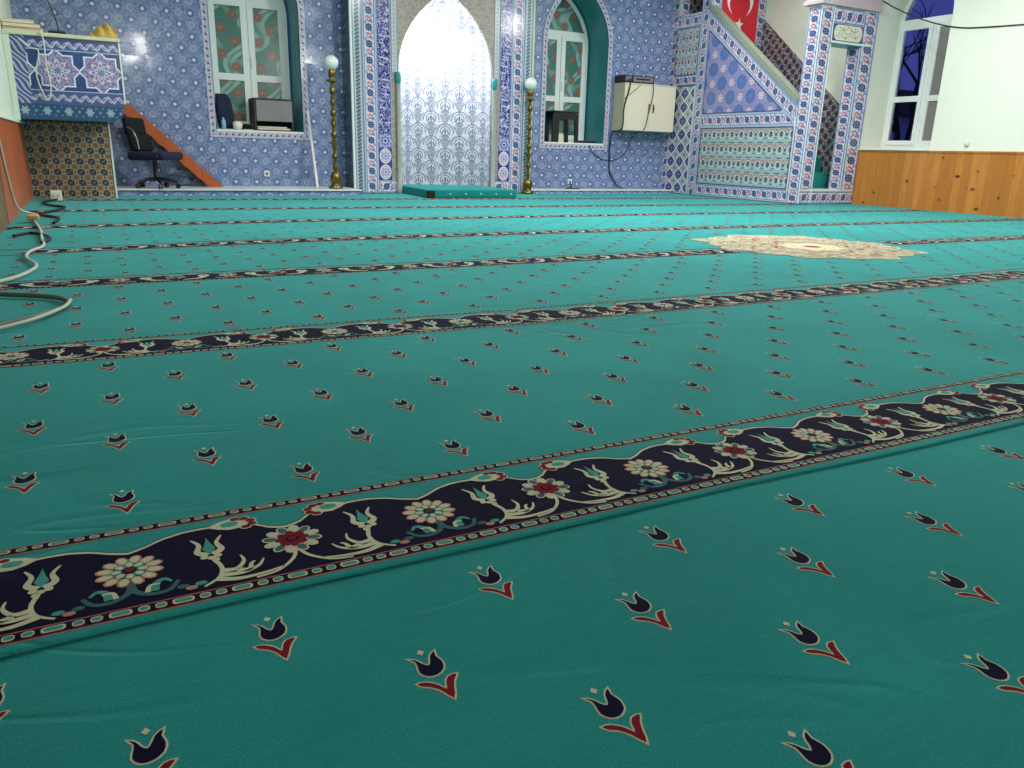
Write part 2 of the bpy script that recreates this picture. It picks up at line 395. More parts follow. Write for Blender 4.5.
def m_film():
    n = NT('green_floral_window_film', .16, .6); u, v = n.uv()
    leaf = ((u*9. - v*5.5) + (v*13.).sin()*.9 + (u*11.).sin()*.5).sin()
    leaf2 = ((u*5. + v*11.) + (u*15.).sin()*.9).sin()
    p = .3
    fl = petals(u.cell(p), v.cell(p), 8, .12).min(petals(u.cell(p, p/2), v.cell(p, p/2), 8, .12))
    f = n.noise(u, v, 0., 30., 3.)
    c = n.layer(n.mix(f, srgb(42, 92, 88), srgb(84, 140, 128)), ((leaf - .75).abs().lt(.22, .1)*.8, srgb(150, 186, 178)), (leaf2.gt(.86, .1)*.6, srgb(136, 160, 150)),
                (fl.lt(.062, .02)*.7, srgb(90, 100, 84)), (fl.lt(.05, .015), srgb(160, 88, 82)), (fl.lt(.032, .01), srgb(96, 104, 84)), (fl.lt(.018, .008), srgb(180, 110, 96)))
    n.color(c); return n.mat
M['film'] = m_film()

M['mint'] = plain('mint_white_paint', srgb(214, 224, 208), .6, noise=.02, scale=2.)
M['offwhite'] = plain('off_white_paint', srgb(226, 228, 214), .6, noise=.02)
M['ceil'] = plain('white_ceiling_paint', srgb(232, 232, 228), .8)
M['pvc'] = plain('white_window_plastic', srgb(232, 236, 234), .3)
M['trimw'] = plain('white_tile_trim', srgb(222, 228, 226), .3)
M['trimy'] = plain('pale_yellow_trim', srgb(206, 208, 178), .4)
M['tealpaint'] = plain('teal_green_paint', srgb(40, 136, 142), .35, noise=.05, scale=3.)
M['black'] = plain('black_plastic', srgb(20, 20, 24), .4)
M['blackfab'] = plain('black_fabric', srgb(9, 9, 14), .9, bump=.2)
M['navyfab'] = plain('navy_fabric', srgb(22, 26, 58), .85, bump=.2)
M['bluefab'] = plain('dark_blue_seat_fabric', srgb(24, 26, 58), .8, bump=.2)
M['chrome'] = plain('grey_metal', srgb(150, 152, 158), .3, .9)
M['cream'] = plain('cream_laminate', srgb(222, 210, 188), .4, noise=.02)
M['cream_d'] = plain('cream_laminate_side', srgb(206, 194, 160), .45, noise=.02)
M['silver'] = plain('silver_plastic', srgb(140, 134, 128), .3, .3)
M['brass'] = plain('dark_aged_brass', srgb(128, 104, 50), .3, .9, noise=.3, scale=30.)
M['globe'] = plain('milk_glass_globe', srgb(214, 224, 214), .25, emit=(srgb(214, 226, 214), .05))
M['whitepl'] = plain('white_plastic', srgb(226, 224, 214), .4)
M['cable_w'] = plain('white_cable', srgb(206, 208, 196), .5)
M['cable_g'] = plain('green_grey_cable', srgb(86, 110, 98), .5)
M['cable_k'] = plain('black_cable', srgb(24, 24, 30), .5)
M['flagred'] = plain('red_flag_cloth', srgb(206, 32, 48), .7, noise=.06, scale=12.)
M['flagwhite'] = plain('white_flag_cloth', srgb(232, 226, 226), .7)
M['marble'] = plain('green_grey_marble', srgb(138, 148, 134), .3, noise=.6, scale=45.)
M['marble_c'] = plain('pale_veined_marble', srgb(160, 164, 158), .35, noise=.2, scale=9.)
M['greydoor'] = plain('grey_laminate', srgb(126, 122, 124), .5, noise=.04)
M['darkwood'] = plain('dark_brown_laminate', srgb(40, 34, 34), .5)
M['paper'] = plain('cream_paper', srgb(214, 206, 186), .8)
M['paper_o'] = plain('tan_paper', srgb(206, 168, 116), .8)
M['gold'] = plain('gold_patterned_cloth', srgb(170, 138, 52), .6, noise=.45, scale=60.)
M['bluepl'] = plain('light_blue_plastic', srgb(120, 170, 205), .3)
M['purple'] = plain('purple_tile', srgb(84, 74, 124), .3, noise=.2, scale=40.)
M['plaque'] = plain('cream_plaque', srgb(216, 216, 196), .5)
M['ink'] = plain('dark_brown_ink', srgb(92, 86, 58), .6)
M['cornice'] = plain('pinkish_cornice_tiles', srgb(196, 178, 184), .4, noise=.12, scale=30.)
M['bark'] = plain('bare_tree_bark', srgb(40, 36, 40), .9, noise=.3)
M['lawn'] = plain('dark_ground', srgb(34, 36, 38), .9, noise=.3)
M['wallout'] = plain('distant_white_render', srgb(190, 200, 225), .8)
def m_glass():
    n = NT('clear_window_glass', .03, .5); n.b.inputs['Transmission Weight'].default_value = 1; n.b.inputs['IOR'].default_value = 1.1; n.color((.9, .93, 1)); return n.mat
M['glass'] = m_glass()
M['grey_reflect'] = plain('grey_reflection_glass', srgb(130, 126, 122), .35, noise=.08, scale=3.)  # reflection of the interior wall painted into the pane as grey

# ---- carpet materials
def m_carpet(name, c, var=.12, sheen=1.):
    n = NT(name, .95, .1); x, y, z = n.obj()
    big = n.noise(x, y, 0., 1.6, 4., .6); fine = n.noise(x, y, 0., 330., 3.); mid = n.noise(x*.5, y*3., 0., 30., 3.)
    f = big*.75 + mid*.25
    lo = tuple(k*(1 - var*1.7) for k in c); hi = tuple(k*(1 + var*1.7) for k in c)
    cc = n.mix(((f - .5)*2.2 + .5), lo, hi); cc = n.mix(fine.lt(.47, .14)*.3, cc, tuple(k*.5 for k in c)); n.color(cc)
    wr = n.noise(x*.45 + 5., y, 0., 2.6, 2., .9); crease = (wr - .5).abs().lt(.012, .02)*n.noise(x, y, 3., 1.1, 1.).gt(.55, .08)
    n.bump(fine*.22 + mid*.2 + n.noise(x, y, 7., 2.2, 2.)*2.6 - crease*.6, .5, .006)
    n.b.inputs['Sheen Weight'].default_value = sheen; n.b.inputs['Sheen Roughness'].default_value = .32
    n.b.inputs['Sheen Tint'].default_value = (*[min(1, k*1.8 + .12) for k in c], 1)
    return n.mat
TEAL = (.026, .272, .275)
CM = [m_carpet('teal_carpet_pile', TEAL), m_carpet('navy_carpet_pile', srgb(20, 14, 48), .1, .25), m_carpet('cream_carpet_pile', srgb(212, 200, 170), .06),
      m_carpet('dark_red_carpet_pile', srgb(128, 26, 42), .06, .5), m_carpet('light_teal_carpet_pile', srgb(70, 150, 142), .06), m_carpet('grey_teal_carpet_pile', srgb(64, 100, 104), .06),
      m_carpet('pink_carpet_pile', srgb(196, 128, 116), .06)]
def m_medallion():
    n = NT('medallion_carpet_pile', .95, .1); x, y, z = n.obj(); a, b = x - 4.25, y - 3.7
    r = rad(a, b); pt = petals(a, b, 8, .12); f = n.noise(x, y, 0., 26., 3., 1.); vv = n.voro(x, y, 16.)
    c = n.layer(srgb(196, 190, 162), (vv.lt(.3, .1)*.8, srgb(150, 104, 86)), ((f - .5).abs().lt(.035, .03), srgb(120, 96, 82)), (f.gt(.62, .04)*.7, srgb(110, 140, 120)),
                ((pt - .28).abs().lt(.012, .01), srgb(140, 84, 76)), ((pt - .46).abs().lt(.010, .01), srgb(150, 96, 84)), (pt.lt(.2, .01)*.6, srgb(222, 214, 176)), (r.lt(.06, .01), srgb(150, 80, 70)))
    n.color(c); n.bump(n.noise(x, y, 0., 420., 2.), .3, .004); return n.mat
CM.append(m_medallion())

# ------------------------------------------------------------------ CARPETS
X0, X1, YB = -.52, 9.30, 10.4
ZT = .006
def dispz(x, y): return 0.0

def poly(mb, pts, z, m): mb.face([(x, y, z) for x, y in pts], m, None)
def closed(P, k=3):
    out = []; n = len(P)
    for i in range(n):
        a, b, c, d = P[i-1], P[i], P[(i+1) % n], P[(i+2) % n]
        for j in range(k):
            t = j/k; out.append(tuple(.5*((2*b[q]) + (-a[q]+c[q])*t + (2*a[q]-5*b[q]+4*c[q]-d[q])*t*t + (-a[q]+3*b[q]-3*c[q]+d[q])*t**3) for q in (0, 1)))
    return out
TUL_BULB = closed([(-.0165,.040),(-.0095,.034),(-.0055,.026),(0,.0205),(.0045,.027),(.008,.036),(.0155,.0425),(.0135,.033),(.0165,.022),(.0135,.009),(.003,.0015),(-.0075,.003),(-.0135,.012),(-.012,.023),(-.0115,.032)], 2)
TUL_V = closed([(-.0235,-.0045),(-.013,-.006),(-.003,-.0155),(.003,-.0255),(.0065,-.015),(.0125,-.0065),(.0225,-.006),(.0165,-.0145),(.0115,-.025),(.0045,-.042),(-.003,-.026),(-.0115,-.0155),(-.019,-.011)], 2)
def grow(pts, d):
    out = []; n = len(pts); area = sum(pts[i][0]*pts[(i+1) % n][1] - pts[(i+1) % n][0]*pts[i][1] for i in range(n)); sg = 1 if area > 0 else -1
    for i in range(n):
        a, b, c = Vector(pts[i-1]), Vector(pts[i]), Vector(pts[(i+1) % n])
        e1 = (b-a).normalized(); e2 = (c-b).normalized(); n1 = Vector((e1.y, -e1.x))*sg; n2 = Vector((e2.y, -e2.x))*sg
        m = (n1+n2); k = max(.45, m.length/2)
        m = m.normalized()*(d/k); out.append((b.x+m.x, b.y+m.y))
    return out
TB_O, TV_O = grow(TUL_BULB, .0022), grow(TUL_V, .0021)
def tulip(mb, x, y, z):
    k = 1. if y < 4.7 else .85
    tr = lambda P: [(x+a*k, y+b*k) for a, b in P]
    poly(mb, tr(TB_O), z+.0004, 2); poly(mb, tr(TUL_BULB), z+.0008, 1)
    poly(mb, tr(TV_O), z+.0004, 2); poly(mb, tr(TUL_V), z+.0008, 3)
    poly(mb, tr([(-.0045,.046),(0,.041),(.0045,.046),(0,.052)]), z+.0006, 2)

def circ(cx, cy, a, b, n=10, rot=0.):
    return [(cx + a*math.cos(t)*math.cos(rot) - b*math.sin(t)*math.sin(rot), cy + a*math.cos(t)*math.sin(rot) + b*math.sin(t)*math.cos(rot)) for t in [2*PI*k/n for k in range(n)]]
def ribbon(pts, w0, w1=None):
    w1 = w0 if w1 is None else w1; L, R = [], []; n = len(pts)
    for i, p in enumerate(pts):
        a = Vector(pts[max(0, i-1)]); b = Vector(pts[min(n-1, i+1)]); t = (b-a).normalized(); nn = Vector((-t.y, t.x)); w = w0 + (w1-w0)*i/(n-1)
        L.append((p[0]+nn.x*w, p[1]+nn.y*w)); R.append((p[0]-nn.x*w, p[1]-nn.y*w))
    return L, R
def spl(pts, k=5):
    out = []
    P = [pts[0]] + list(pts) + [pts[-1]]
    for i in range(1, len(P)-2):
        for j in range(k):
            t = j/k; a, b, c, d = P[i-1], P[i], P[i+1], P[i+2]
            out.append(tuple(.5*((2*b[q]) + (-a[q]+c[q])*t + (2*a[q]-5*b[q]+4*c[q]-d[q])*t*t + (-a[q]+3*b[q]-3*c[q]+d[q])*t**3) for q in (0, 1)))
    out.append(tuple(pts[-1])); return out
def draw_rib(mb, pts, w0, w1, z, m, fx):
    L, R = ribbon(pts, w0, w1)
    for i in range(len(L)-1): poly(mb, [fx(L[i]), fx(R[i]), fx(R[i+1]), fx(L[i+1])], z, m)
HP = .216
def prof(x):     # scallop top of the navy ground, x in 0..HP measured from the cream flower
    K = [(0,.168),(.02,.176),(.045,.193),(.075,.203),(.105,.204),(.13,.198),(.15,.196),(.168,.192),(.182,.180),(.195,.166),(.216,.160)]
    for (a, b), (c, d) in zip(K, K[1:]):
        if a <= x <= c: return b + (d-b)*(x-a)/(c-a)
    return K[-1][1]
PX = [i*HP/18 for i in range(19)]
def half_unit(mb, fx, yb, z, hi):
    F = lambda p: (fx(p[0]), yb + p[1])
    tr = lambda P: [F(p) for p in P]
    for a, b in zip(PX, PX[1:]):
        pa, pb = prof(a), prof(b)
        poly(mb, tr([(a, .024), (b, .024), (b, pb), (a, pa)]), z+.0003, 1)
        poly(mb, tr([(a, pa-.002), (b, pb-.002), (b, pb+.0035), (a, pa+.0035)]), z+.0008, 2)
        poly(mb, tr([(a, pa+.0035), (b, pb+.0035), (b, pb+.007), (a, pa+.007)]), z+.0008, 5)
    # finial at x=.14
    poly(mb, tr([(.108,.204),(.125,.214),(.142,.22),(.158,.214),(.17,.198),(.156,.186),(.138,.184),(.122,.192)]), z+.0009, 2)
    poly(mb, tr(circ(.14,.202,.014,.009,8)), z+.0012, 4)
    for q, (a, b) in enumerate(((.150,.216),(.163,.214),(.172,.204),(.172,.192),(.162,.185))):
        poly(mb, tr(circ(a, b, .0092, .0078, 8)), z+.0011, 2); poly(mb, tr(circ(a, b, .0072, .0058, 8)), z+.0013, 3)
    if not hi: 
        poly(mb, tr(circ(.10,.135,.026,.034,8)), z+.0009, 2); poly(mb, tr(circ(.10,.14,.009,.02,8)), z+.0012, 4)
        draw_rib(mb, [(.1,.1),(.13,.06),(.19,.045)], .013, .006, z+.0010, 2, F)
        draw_rib(mb, [(0,.07),(.03,.045),(.06,.06)], .010, .006, z+.0010, 6, F); return
    # hanging tulip
    for sgn in (-1, 1):
        pts = spl([(.103+sgn*.003,.118),(.103+sgn*.016,.13),(.103+sgn*.012,.152),(.103+sgn*.021,.172)],4)
        draw_rib(mb, pts, .0065, .0015, z+.0011, 2, F)
    poly(mb, tr([(.103,.118),(.112,.136),(.107,.152),(.103,.172),(.099,.152),(.094,.136)]), z+.0013, 4)
    for a, b in ((.094,.112),(.103,.108),(.112,.112),(.108,.101)): poly(mb, tr(circ(a, b, .0058, .0055, 7)), z+.0012, 2)
    # stem + antler leaves
    draw_rib(mb, spl([(.106,.1),(.112,.075),(.105,.05),(.085,.034)],4), .0035, .002, z+.001, 2, F)
    for L_ in ([(.112,.066),(.13,.064),(.142,.082),(.14,.1)], [(.108,.055),(.135,.05),(.158,.06),(.168,.078)], [(.103,.046),(.13,.036),(.165,.038),(.19,.045)], [(.13,.06),(.145,.055),(.15,.07),(.156,.075)]):
        draw_rib(mb, spl(L_,4), .0055, .0012, z+.0011, 2, F)
    # buds by the base
    for a, b, c_ in ((.07,.038,6),(.082,.045,4),(.06,.046,5)): poly(mb, tr(circ(a, b, .008, .0055, 7)), z+.0012, c_)
    # acanthus curl under the cream flower
    draw_rib(mb, spl([(0,.082),(.004,.058),(.022,.044),(.044,.046),(.056,.066)],4), .005, .003, z+.001, 5, F)
    draw_rib(mb, spl([(.026,.05),(.03,.07),(.04,.076),(.048,.066)],4), .006, .002, z+.0012, 4, F)
    draw_rib(mb, spl([(.018,.05),(.022,.066),(.034,.066)],4), .0035, .0015, z+.0013, 2, F)
    # arc from the red flower down to the border
    draw_rib(mb, spl([(.214,.085),(.205,.06),(.18,.036),(.15,.029)],4), .003, .0022, z+.0011, 2, F)
def flower(mb, cx, cy, z, kind, n=12):
    a_, b_ = (.044, .042)
    if kind == 0: outer, oc, mid_, inner, cen = 6, 2, 4, 2, 3
    else: outer, oc, mid_, inner, cen = 2, 5, 5, 3, 3
    for k in range(n):
        t = 2*PI*(k+.5)/n; r = .031
        poly(mb, circ(cx + r*math.cos(t), cy + r*math.sin(t), .0125, .0088, 8, t), z+.0014, outer)
        poly(mb, circ(cx + r*math.cos(t), cy + r*math.sin(t), .0098, .0062, 8, t), z+.0017, oc if (kind == 0 or k % 2) else 2)
    for k in range(8):
        t = 2*PI*k/8
        poly(mb, circ(cx + .0165*math.cos(t), cy + .0165*math.sin(t), .0085, .0068, 8, t), z+.0019, 3 if kind else 4)
        poly(mb, circ(cx + .0165*math.cos(t), cy + .0165*math.sin(t), .0062, .0045, 8, t), z+.0021, inner)
    poly(mb, circ(cx, cy, .009, .009, 10), z+.0023, 1); poly(mb, circ(cx, cy, .0065, .0065, 8), z+.0025, cen)
def border(mb, y0, h, z, xa, xb, hi):
    n = int((xb-xa)/.9)+1
    for i in range(n):
        a, b = xa+(xb-xa)*i/n, xa+(xb-xa)*(i+1)/n
        poly(mb, [(a,y0),(b,y0),(b,y0+h),(a,y0+h)], z+.0004, 6)
        poly(mb, [(a,y0+.0018),(b,y0+.0018),(b,y0+h-.0018),(a,y0+h-.0018)], z+.0007, 3)
        poly(mb, [(a,y0+.0042),(b,y0+.0042),(b,y0+h-.0042),(a,y0+h-.0042)], z+.0010, 1)
    x = xa + .012
    while x < xb - .05:
        for c_, w in ((0, .0052), (.0195, .0052), (.0455, .0115)):
            ya, yc = y0+.0042, y0+h/2; hh = h/2-.0058
            if hi:
                w_ = w+.0015; e = .003
                O = [(x+c_-w_, yc-hh+e),(x+c_-w_+e, yc-hh),(x+c_+w_-e, yc-hh),(x+c_+w_, yc-hh+e),(x+c_+w_, yc+hh-e),(x+c_+w_-e, yc+hh),(x+c_-w_+e, yc+hh),(x+c_-w_, yc+hh-e)]
                poly(mb, O, z+.0013, 2); poly(mb, [(x+c_+(p[0]-x-c_)*.78, yc+(p[1]-yc)*.66) for p in O], z+.0016, 4)
            else:
                poly(mb, [(x+c_-w,yc-hh),(x+c_+w,yc-hh),(x+c_+w,yc+hh),(x+c_-w,yc+hh)], z+.0013, 4)
        x += .0715
def stripe(mb, yb, z, phase, hi, skip=None, xb=None):
    xa, xb = X0+.01, xb or X1-.01
    segs = [(xa, xb)] if not skip else [(xa, skip[0]), (skip[1], xb)]
    for a, b in segs:
        border(mb, yb, .024, z, a, b, hi); border(mb, yb+.232, .022, z, a, b, hi)
    k = int((xa-phase)/(2*HP)) - 1
    while True:
        cx = phase + k*2*HP; k += 1
        if cx - 2*HP > xb: break
        for kind, c in ((0, cx), (1, cx+HP)):
            if c < xa+.05 or c > xb-.05 or (skip and skip[0]-.03 < c < skip[1]+.03): continue
            flower(mb, c, yb+.117, z, kind, 12 if hi else 8)
        for base, sg in ((cx, 1), (cx+2*HP, -1)):
            a, b = sorted((base, base+sg*HP))
            if a < xa-.001 or b > xb: continue
            if skip and b > skip[0] and a < skip[1]: continue
            half_unit(mb, lambda x, base=base, sg=sg: base+sg*x, yb, z + (.00006 if sg < 0 else 0), hi)

PER = 1.2969; SY = .9372
carp = MB()
# body of the main carpet (thick roll edge rounded towards the viewer)
ye = .922
def edge_y(x): return ye + .004*math.sin(x*2.3) + .003*math.sin(x*7.1+1)
rows = []
nx = 60
for (dy, z) in ((.010, .0003), (.001, .001), (-.002, .003), (.0, .005), (.005, ZT), (.022, ZT)):
    rows.append([(X0 + (X1-X0)*i/nx, (edge_y(X0+(X1-X0)*i/nx) + dy) if dy < .02 else .942, z) for i in range(nx+1)])
carp.grid(rows, 0)
ny = 24
for i in range(ny):
    a, b = .942 + (7.51-.942)*i/ny, .942 + (7.51-.942)*(i+1)/ny
    carp.face([(X0,a,ZT),(X1,a,ZT),(X1,b,ZT),(X0,b,ZT)], 0)
for (xa_, xb_, a, b) in ((X0, 8.235, 7.51, 9.12), (.262, 8.235, 9.12, 9.59), (2.99, 8.235, 9.59, 10.02)):
    carp.face([(xa_,a,ZT),(xb_,a,ZT),(xb_,b,ZT),(xa_,b,ZT)], 0)
skips = {3: (3.62, 4.86)}
phases = {1: .423, 2: .2, 3: .07, 4: .33, 5: .15, 6: .4, 7: .1}
MC = (4.25, 3.7)
for k in range(1, 8):
    stripe(carp, SY + (k-1)*PER, ZT, phases[k], k <= 2, skips.get(k), 8.23 if k >= 6 else None)
xoff = {1: -.0077, 2: .06, 3: .1, 4: .02, 5: .08, 6: .04, 7: .0}
for k in range(1, 8):
    for j in range(7 if k < 7 else 2):
        y = SY + (k-1)*PER + .357 + .144*j - .0
        i0 = -4
        for i in range(-4, 70):
            if (i + j) % 2: continue
            x = xoff[k] + i*.1452
            if x < X0+.05 or x > X1-.05: continue
            if y > 7.45 and x > 8.18 or y > 9.05 and x < .3: continue
            if (x-MC[0])**2 + (y-MC[1])**2 < .72**2: continue
            tulip(carp, x, y - .005, ZT)
med = []
N = 96
for k in range(N):
    t = 2*PI*k/N; u = abs(math.sin(8*t/2*1.0)); r = .60 + .06*abs(math.cos(8*t)) + .05*abs(math.cos(4*(t+.86)))**3
    r += .05*max(0, math.cos(t+.80))**60 + .05*max(0, math.cos(t+.80-PI))**60
    med.append((MC[0] + r*math.cos(t), MC[1] + r*math.sin(t)))
poly(carp, grow(med, .012), ZT+.0022, 2); poly(carp, med, ZT+.003, 7)
def lerp(T, q):
    if q <= T[0][0]: return T[0][1]
    for (a, b), (c, d) in zip(T, T[1:]):
        if q <= c: return b + (d-b)*(q-a)/(c-a)
    return T[-1][1]
WA = [(0, 0), (1.3, 0), (2.3, .03), (3.6, -.05), (4.3, -.2), (4.95, -.30), (6.3, -.22), (7.6, -.12), (8.9, -.04), (9.6, 0)]
WB = [(0, 0), (1.4, 0), (2.3, .08), (3.6, .09), (4.95, .12), (6.3, .12), (7.1, .03), (7.5, 0), (10, 0)]
def warp(x, y):   # the fitted carpet is not laid perfectly straight
    a = max(0., min(1., (2.2 - x)/2.6)); b = max(0., min(1., (x - 1.6)/4.))
    return y + lerp(WA, y)*a*a + lerp(WB, y)*b
carp.v = [(x, warp(x, y) if (z > ZT + .0001 and 1.0 < y) else y, z) for x, y, z in carp.v]
carpet = carp.build('carpet', CM, None, 'wide teal mosque carpet with tulip rows, navy floral stripes and cream medallion', 'carpet')
nc = MB()
for i in range(10):
    a, b = -3. + (.94+3.)*i/10, -3. + (.94+3.)*(i+1)/10
    nc.face([(X0,a,0.0002),(X1,a,.0002),(X1,b,.0002),(X0,b,.0002)], 0)
for j in range(0, -14, -1):
    for i in range(-8, 66):
        if (i + j) % 2: continue
        x, y = .4254 + i*.1452, .828 + j*.1441
        if x < X0+.05 or x > X1-.05: continue
        tulip(nc, x, y - .003, .0002)
nc.build('carpet', CM, None, 'nearest teal carpet piece with scattered tulips, tucked under the striped carpet edge', 'carpet')

# ------------------------------------------------------------------ ROOM SHELL
H = 3.7; YF = -6.
MB().box((X0-.2, YF, -.1), (X1+.6, YB+.7, 0)).build('floor', M['ceil'], kind='structure')
MB().box((X0-.6, YF-.2, H), (X1+.7, YB+.9, H+.1)).build('ceiling', M['ceil'], kind='structure')
W1, W2, HW = 1.965, 6.54, .525
wa = [arch(W1, .72, HW, 2.12, 2.9), arch(W2, .71, HW, 2.12, 2.9)]
MCX = 4.31
niche_hole = arch(MCX, 0.0, .70, 1.6, 2.6)
prism([rect(X0-.6, -.05, X1+.7, H)] + wa + [[(x, max(z, .02)) for x, z in niche_hole]], 'y', YB, YB+.62, 'wall_back', M['wall_tile'], kind='structure')
# teal reveals (lining) inside the back window openings
def lining(cx, z0, hw, zs, za, y0, y1, name, mat, sill):
    A = arch(cx, z0, hw, zs, za); mb = MB(); B = [(cx+(x-cx)*.985, z+(-.008 if z > zs else 0)) for x, z in A]
    for (a, b) in zip(B, B[1:]): mb.face([(a[0], y0, a[1]), (b[0], y0, b[1]), (b[0], y1, b[1]), (a[0], y1, a[1])])
    o = mb.build(name, mat, kind='structure')
    MB().box((cx-hw, y0-.02, z0-.005), (cx+hw, y1, z0+.018), bev=.004).build('window_sill', sill, kind='structure')
    return o
lining(W1, .72, HW, 2.12, 2.9, YB+.004, YB+.58, 'window_reveal', M['tealpaint'], M['trimw'])
lining(W2, .71, HW, 2.12, 2.9, YB+.004, YB+.58, 'window_reveal', M['tealpaint'], M['trimw'])

def arch_ring(cx, z0, hw, zs, za, b, y0, y1, name, mat, parent=None, **kw):
    o = arch(cx, z0-b, hw+b, zs, za+b*1.2); i = arch(cx, z0, hw, zs, za)
    # u runs along the ring
    mb = MB(); L = 0
    n = len(i)
    O = [(x, z) for x, z in o]
    P = list(zip(O, i))
    for k in range(n-1):
        (a, c), (b_, d) = P[k], P[k+1]
        l = math.hypot(d[0]-c[0], d[1]-c[1]); h = b/2
        mb.face([(a[0], y0, a[1]), (c[0], y0, c[1]), (d[0], y0, d[1]), (b_[0], y0, b_[1])], 0, [(L, h), (L, -h), (L+l, -h), (L+l, h)])
        mb.face([(a[0], y0, a[1]), (b_[0], y0, b_[1]), (b_[0], y1, b_[1]), (a[0], y1, a[1])], 0, [(L, h), (L+l, h), (L+l, h), (L, h)])
        L += l
    a, c = P[0]; a2, c2 = P[-1]; h = b/2; l = a2[0]-a[0]
    mb.face([(a[0], y0, a[1]), (a2[0], y0, a2[1]), (c2[0], y0, c2[1]), (c[0], y0, c[1])], 0, [(0, -h), (l, -h), (l-b, h), (b, h)])
    return mb.build(name, mat, parent, **kw)
for k, (cx, z0) in enumerate(((W1, .72), (W2, .71))):
    arch_ring(cx, z0, HW, 2.12, 2.9, .075, YB-.012, YB, 'trim_%d' % (k+1), M['floral_s'], kind='structure')

def back_window(idx, cx, z0, yf):
    """white frame with mullions, two casements and an arched top light"""
    hw = HW-.03; zt = 2.30
    A = arch(cx, z0+.02, hw, 2.12, 2.86)
    inner_top = [(x, z) for x, z in arch(cx, z0, hw-.06, 2.12, 2.79) if z > zt+.05]
    inner_top = [(cx-(hw-.07), zt+.035)] + inner_top + [(cx+(hw-.07), zt+.035)]
    holes = [rect(cx-hw+.05, z0+.07, cx-.012, zt-.035), rect(cx+.012, z0+.07, cx+hw-.05, zt-.035), inner_top]
    fr = prism([A] + holes, 'y', yf, yf+.06, 'window_%d' % idx, M['pvc'], kind='structure')
    for s in (-1, 1):
        a, b = (cx-hw+.045, cx-.008) if s < 0 else (cx+.008, cx+hw-.045)
        zm = z0 + .62
        prism([rect(a, z0+.065, b, zt-.03), rect(a+.07, z0+.135, b-.07, zm), rect(a+.07, zm+.08, b-.07, zt-.1)], 'y', yf-.02, yf+.03, 'casement', M['pvc'], fr, kind='structure')
        MB().box((a+.06, yf+.0, z0+.12), (b-.06, yf+.01, zt-.09)).build('pane', M['film'], fr, kind='structure')
    prism([inner_top], 'y', yf+.005, yf+.015, 'pane', M['film'], fr, kind='structure')
    MB().box((cx+.02, yf-.045, z0+.78), (cx+.045, yf-.02, z0+.9), bev=.004).build('window_handle', M['pvc'], fr, kind='structure')
    return fr
back_window(1, W1, .72, YB+.50)
back_window(2, W2, .71, YB+.50)

# side walls
LW = rect(YF, -.05, YB+.7, H)
prism([LW, arch(6.35, .80, .5, 2.1, 2.75)], 'x', X0-.45, X0, 'wall_left', M['mint'], kind='structure')
RY = 7.015
prism([LW, arch(RY, .745, .52, 2.3, 2.95, e=.55)], 'x', X1, X1+.5, 'wall_right', M['offwhite'], kind='structure')
MB().box((X0-.5, YF-.2, -.05), (X1+.6, YF, H)).build('wall_front', M['offwhite'], kind='structure')
# wainscots
MB().box((X0, 6.2, 0), (X0+.022, 9.1, .71), 0).box((X0, 6.2, .70), (X0+.035, 9.1, .725), 1).build('trim_3', [M['redwood'], M['mint']], kind='structure')
MB().box((X0, YF, 0), (X0+.02, 6.2, .71), 0).box((X0, YF, .70), (X0+.035, 6.2, .725), 1).build('trim_4', [M['olivewood'], M['mint']], kind='structure')
MB().box((X1-.02, YF, 0), (X1, 7.53, .70), 0).box((X1-.03, YF, .70), (X1, 7.53, .722), 0).build('trim_5', M['pine'], kind='structure')
MB().box((X1-.045, 6.5, .72), (X1+.44, 7.52, .742), 0, .004).build('window_sill', M['offwhite'], kind='structure')
# left-wall window frame
def side_window(idx, x, cy, z0, hw, zs, za, open_=0):
    A = arch(cy, z0, hw, zs, za, e=.6); zt = zs + .02
    it = [(a, b) for a, b in arch(cy, z0, hw-.06, zs, za-.06, e=.6) if b > zt+.05]
    it = [(cy-(hw-.06), zt+.04)] + it + [(cy+(hw-.06), zt+.04)]
    fr = prism([A, rect(cy-hw+.06, z0+.06, cy-.02, zt-.04), rect(cy+.02, z0+.06, cy+hw-.06, zt-.04), it], 'x', x, x+.06, 'window_%d' % idx, M['pvc'], kind='structure')
    zm = z0+.60
    for s in (1, -1):
        a, b = (cy-hw+.05, cy-.015) if s < 0 else (cy+.015, cy+hw-.05)
        ca = prism([rect(a, z0+.055, b, zt-.035), rect(a+.05, z0+.11, b-.05, zm), rect(a+.05, zm+.07, b-.05, zt-.09)], 'x', x-.02, x+.03, 'casement', M['pvc'], fr, kind='structure')
        pn = MB().box((x+.0, a+.04, z0+.1), (x+.008, b-.04, zt-.08)).build('pane', M['glass'] if s > 0 or not open_ else M['grey_reflect'], ca, kind='structure')
        pn.location = (0, 0, 0)
        if s < 0 and open_:     # near sash swung slightly into the room about its near edge
            piv = Vector((x-.02, a, 0)); ca.matrix_local = Matrix.Translation(piv) @ Matrix.Rotation(-open_, 4, 'Z') @ Matrix.Translation(-piv)
    pt = prism([it], 'x', x+.01, x+.018, 'pane', M['glass'], fr, kind='structure')
    return fr
side_window(3, X1+.44, RY, .745, .52, 2.3, 2.92, 0.07)
side_window(4, X0-.40, 6.35, .80, .5, 2.1, 2.75)
# base ledges of the back wall
MB().box((.25, 9.62, 0), (2.98, YB, .06), 0).box((.25, 9.60, .058), (2.98, YB, .072), 1).build('baseboard_left', [M['wall_tile'], M['trimw']], kind='structure')
MB().box((5.62, 10.08, 0), (8.24, YB, .045), 0).box((5.62, 10.06, .043), (8.24, YB, .058), 1).build('baseboard_right', [M['wall_tile'], M['trimw']], kind='structure')

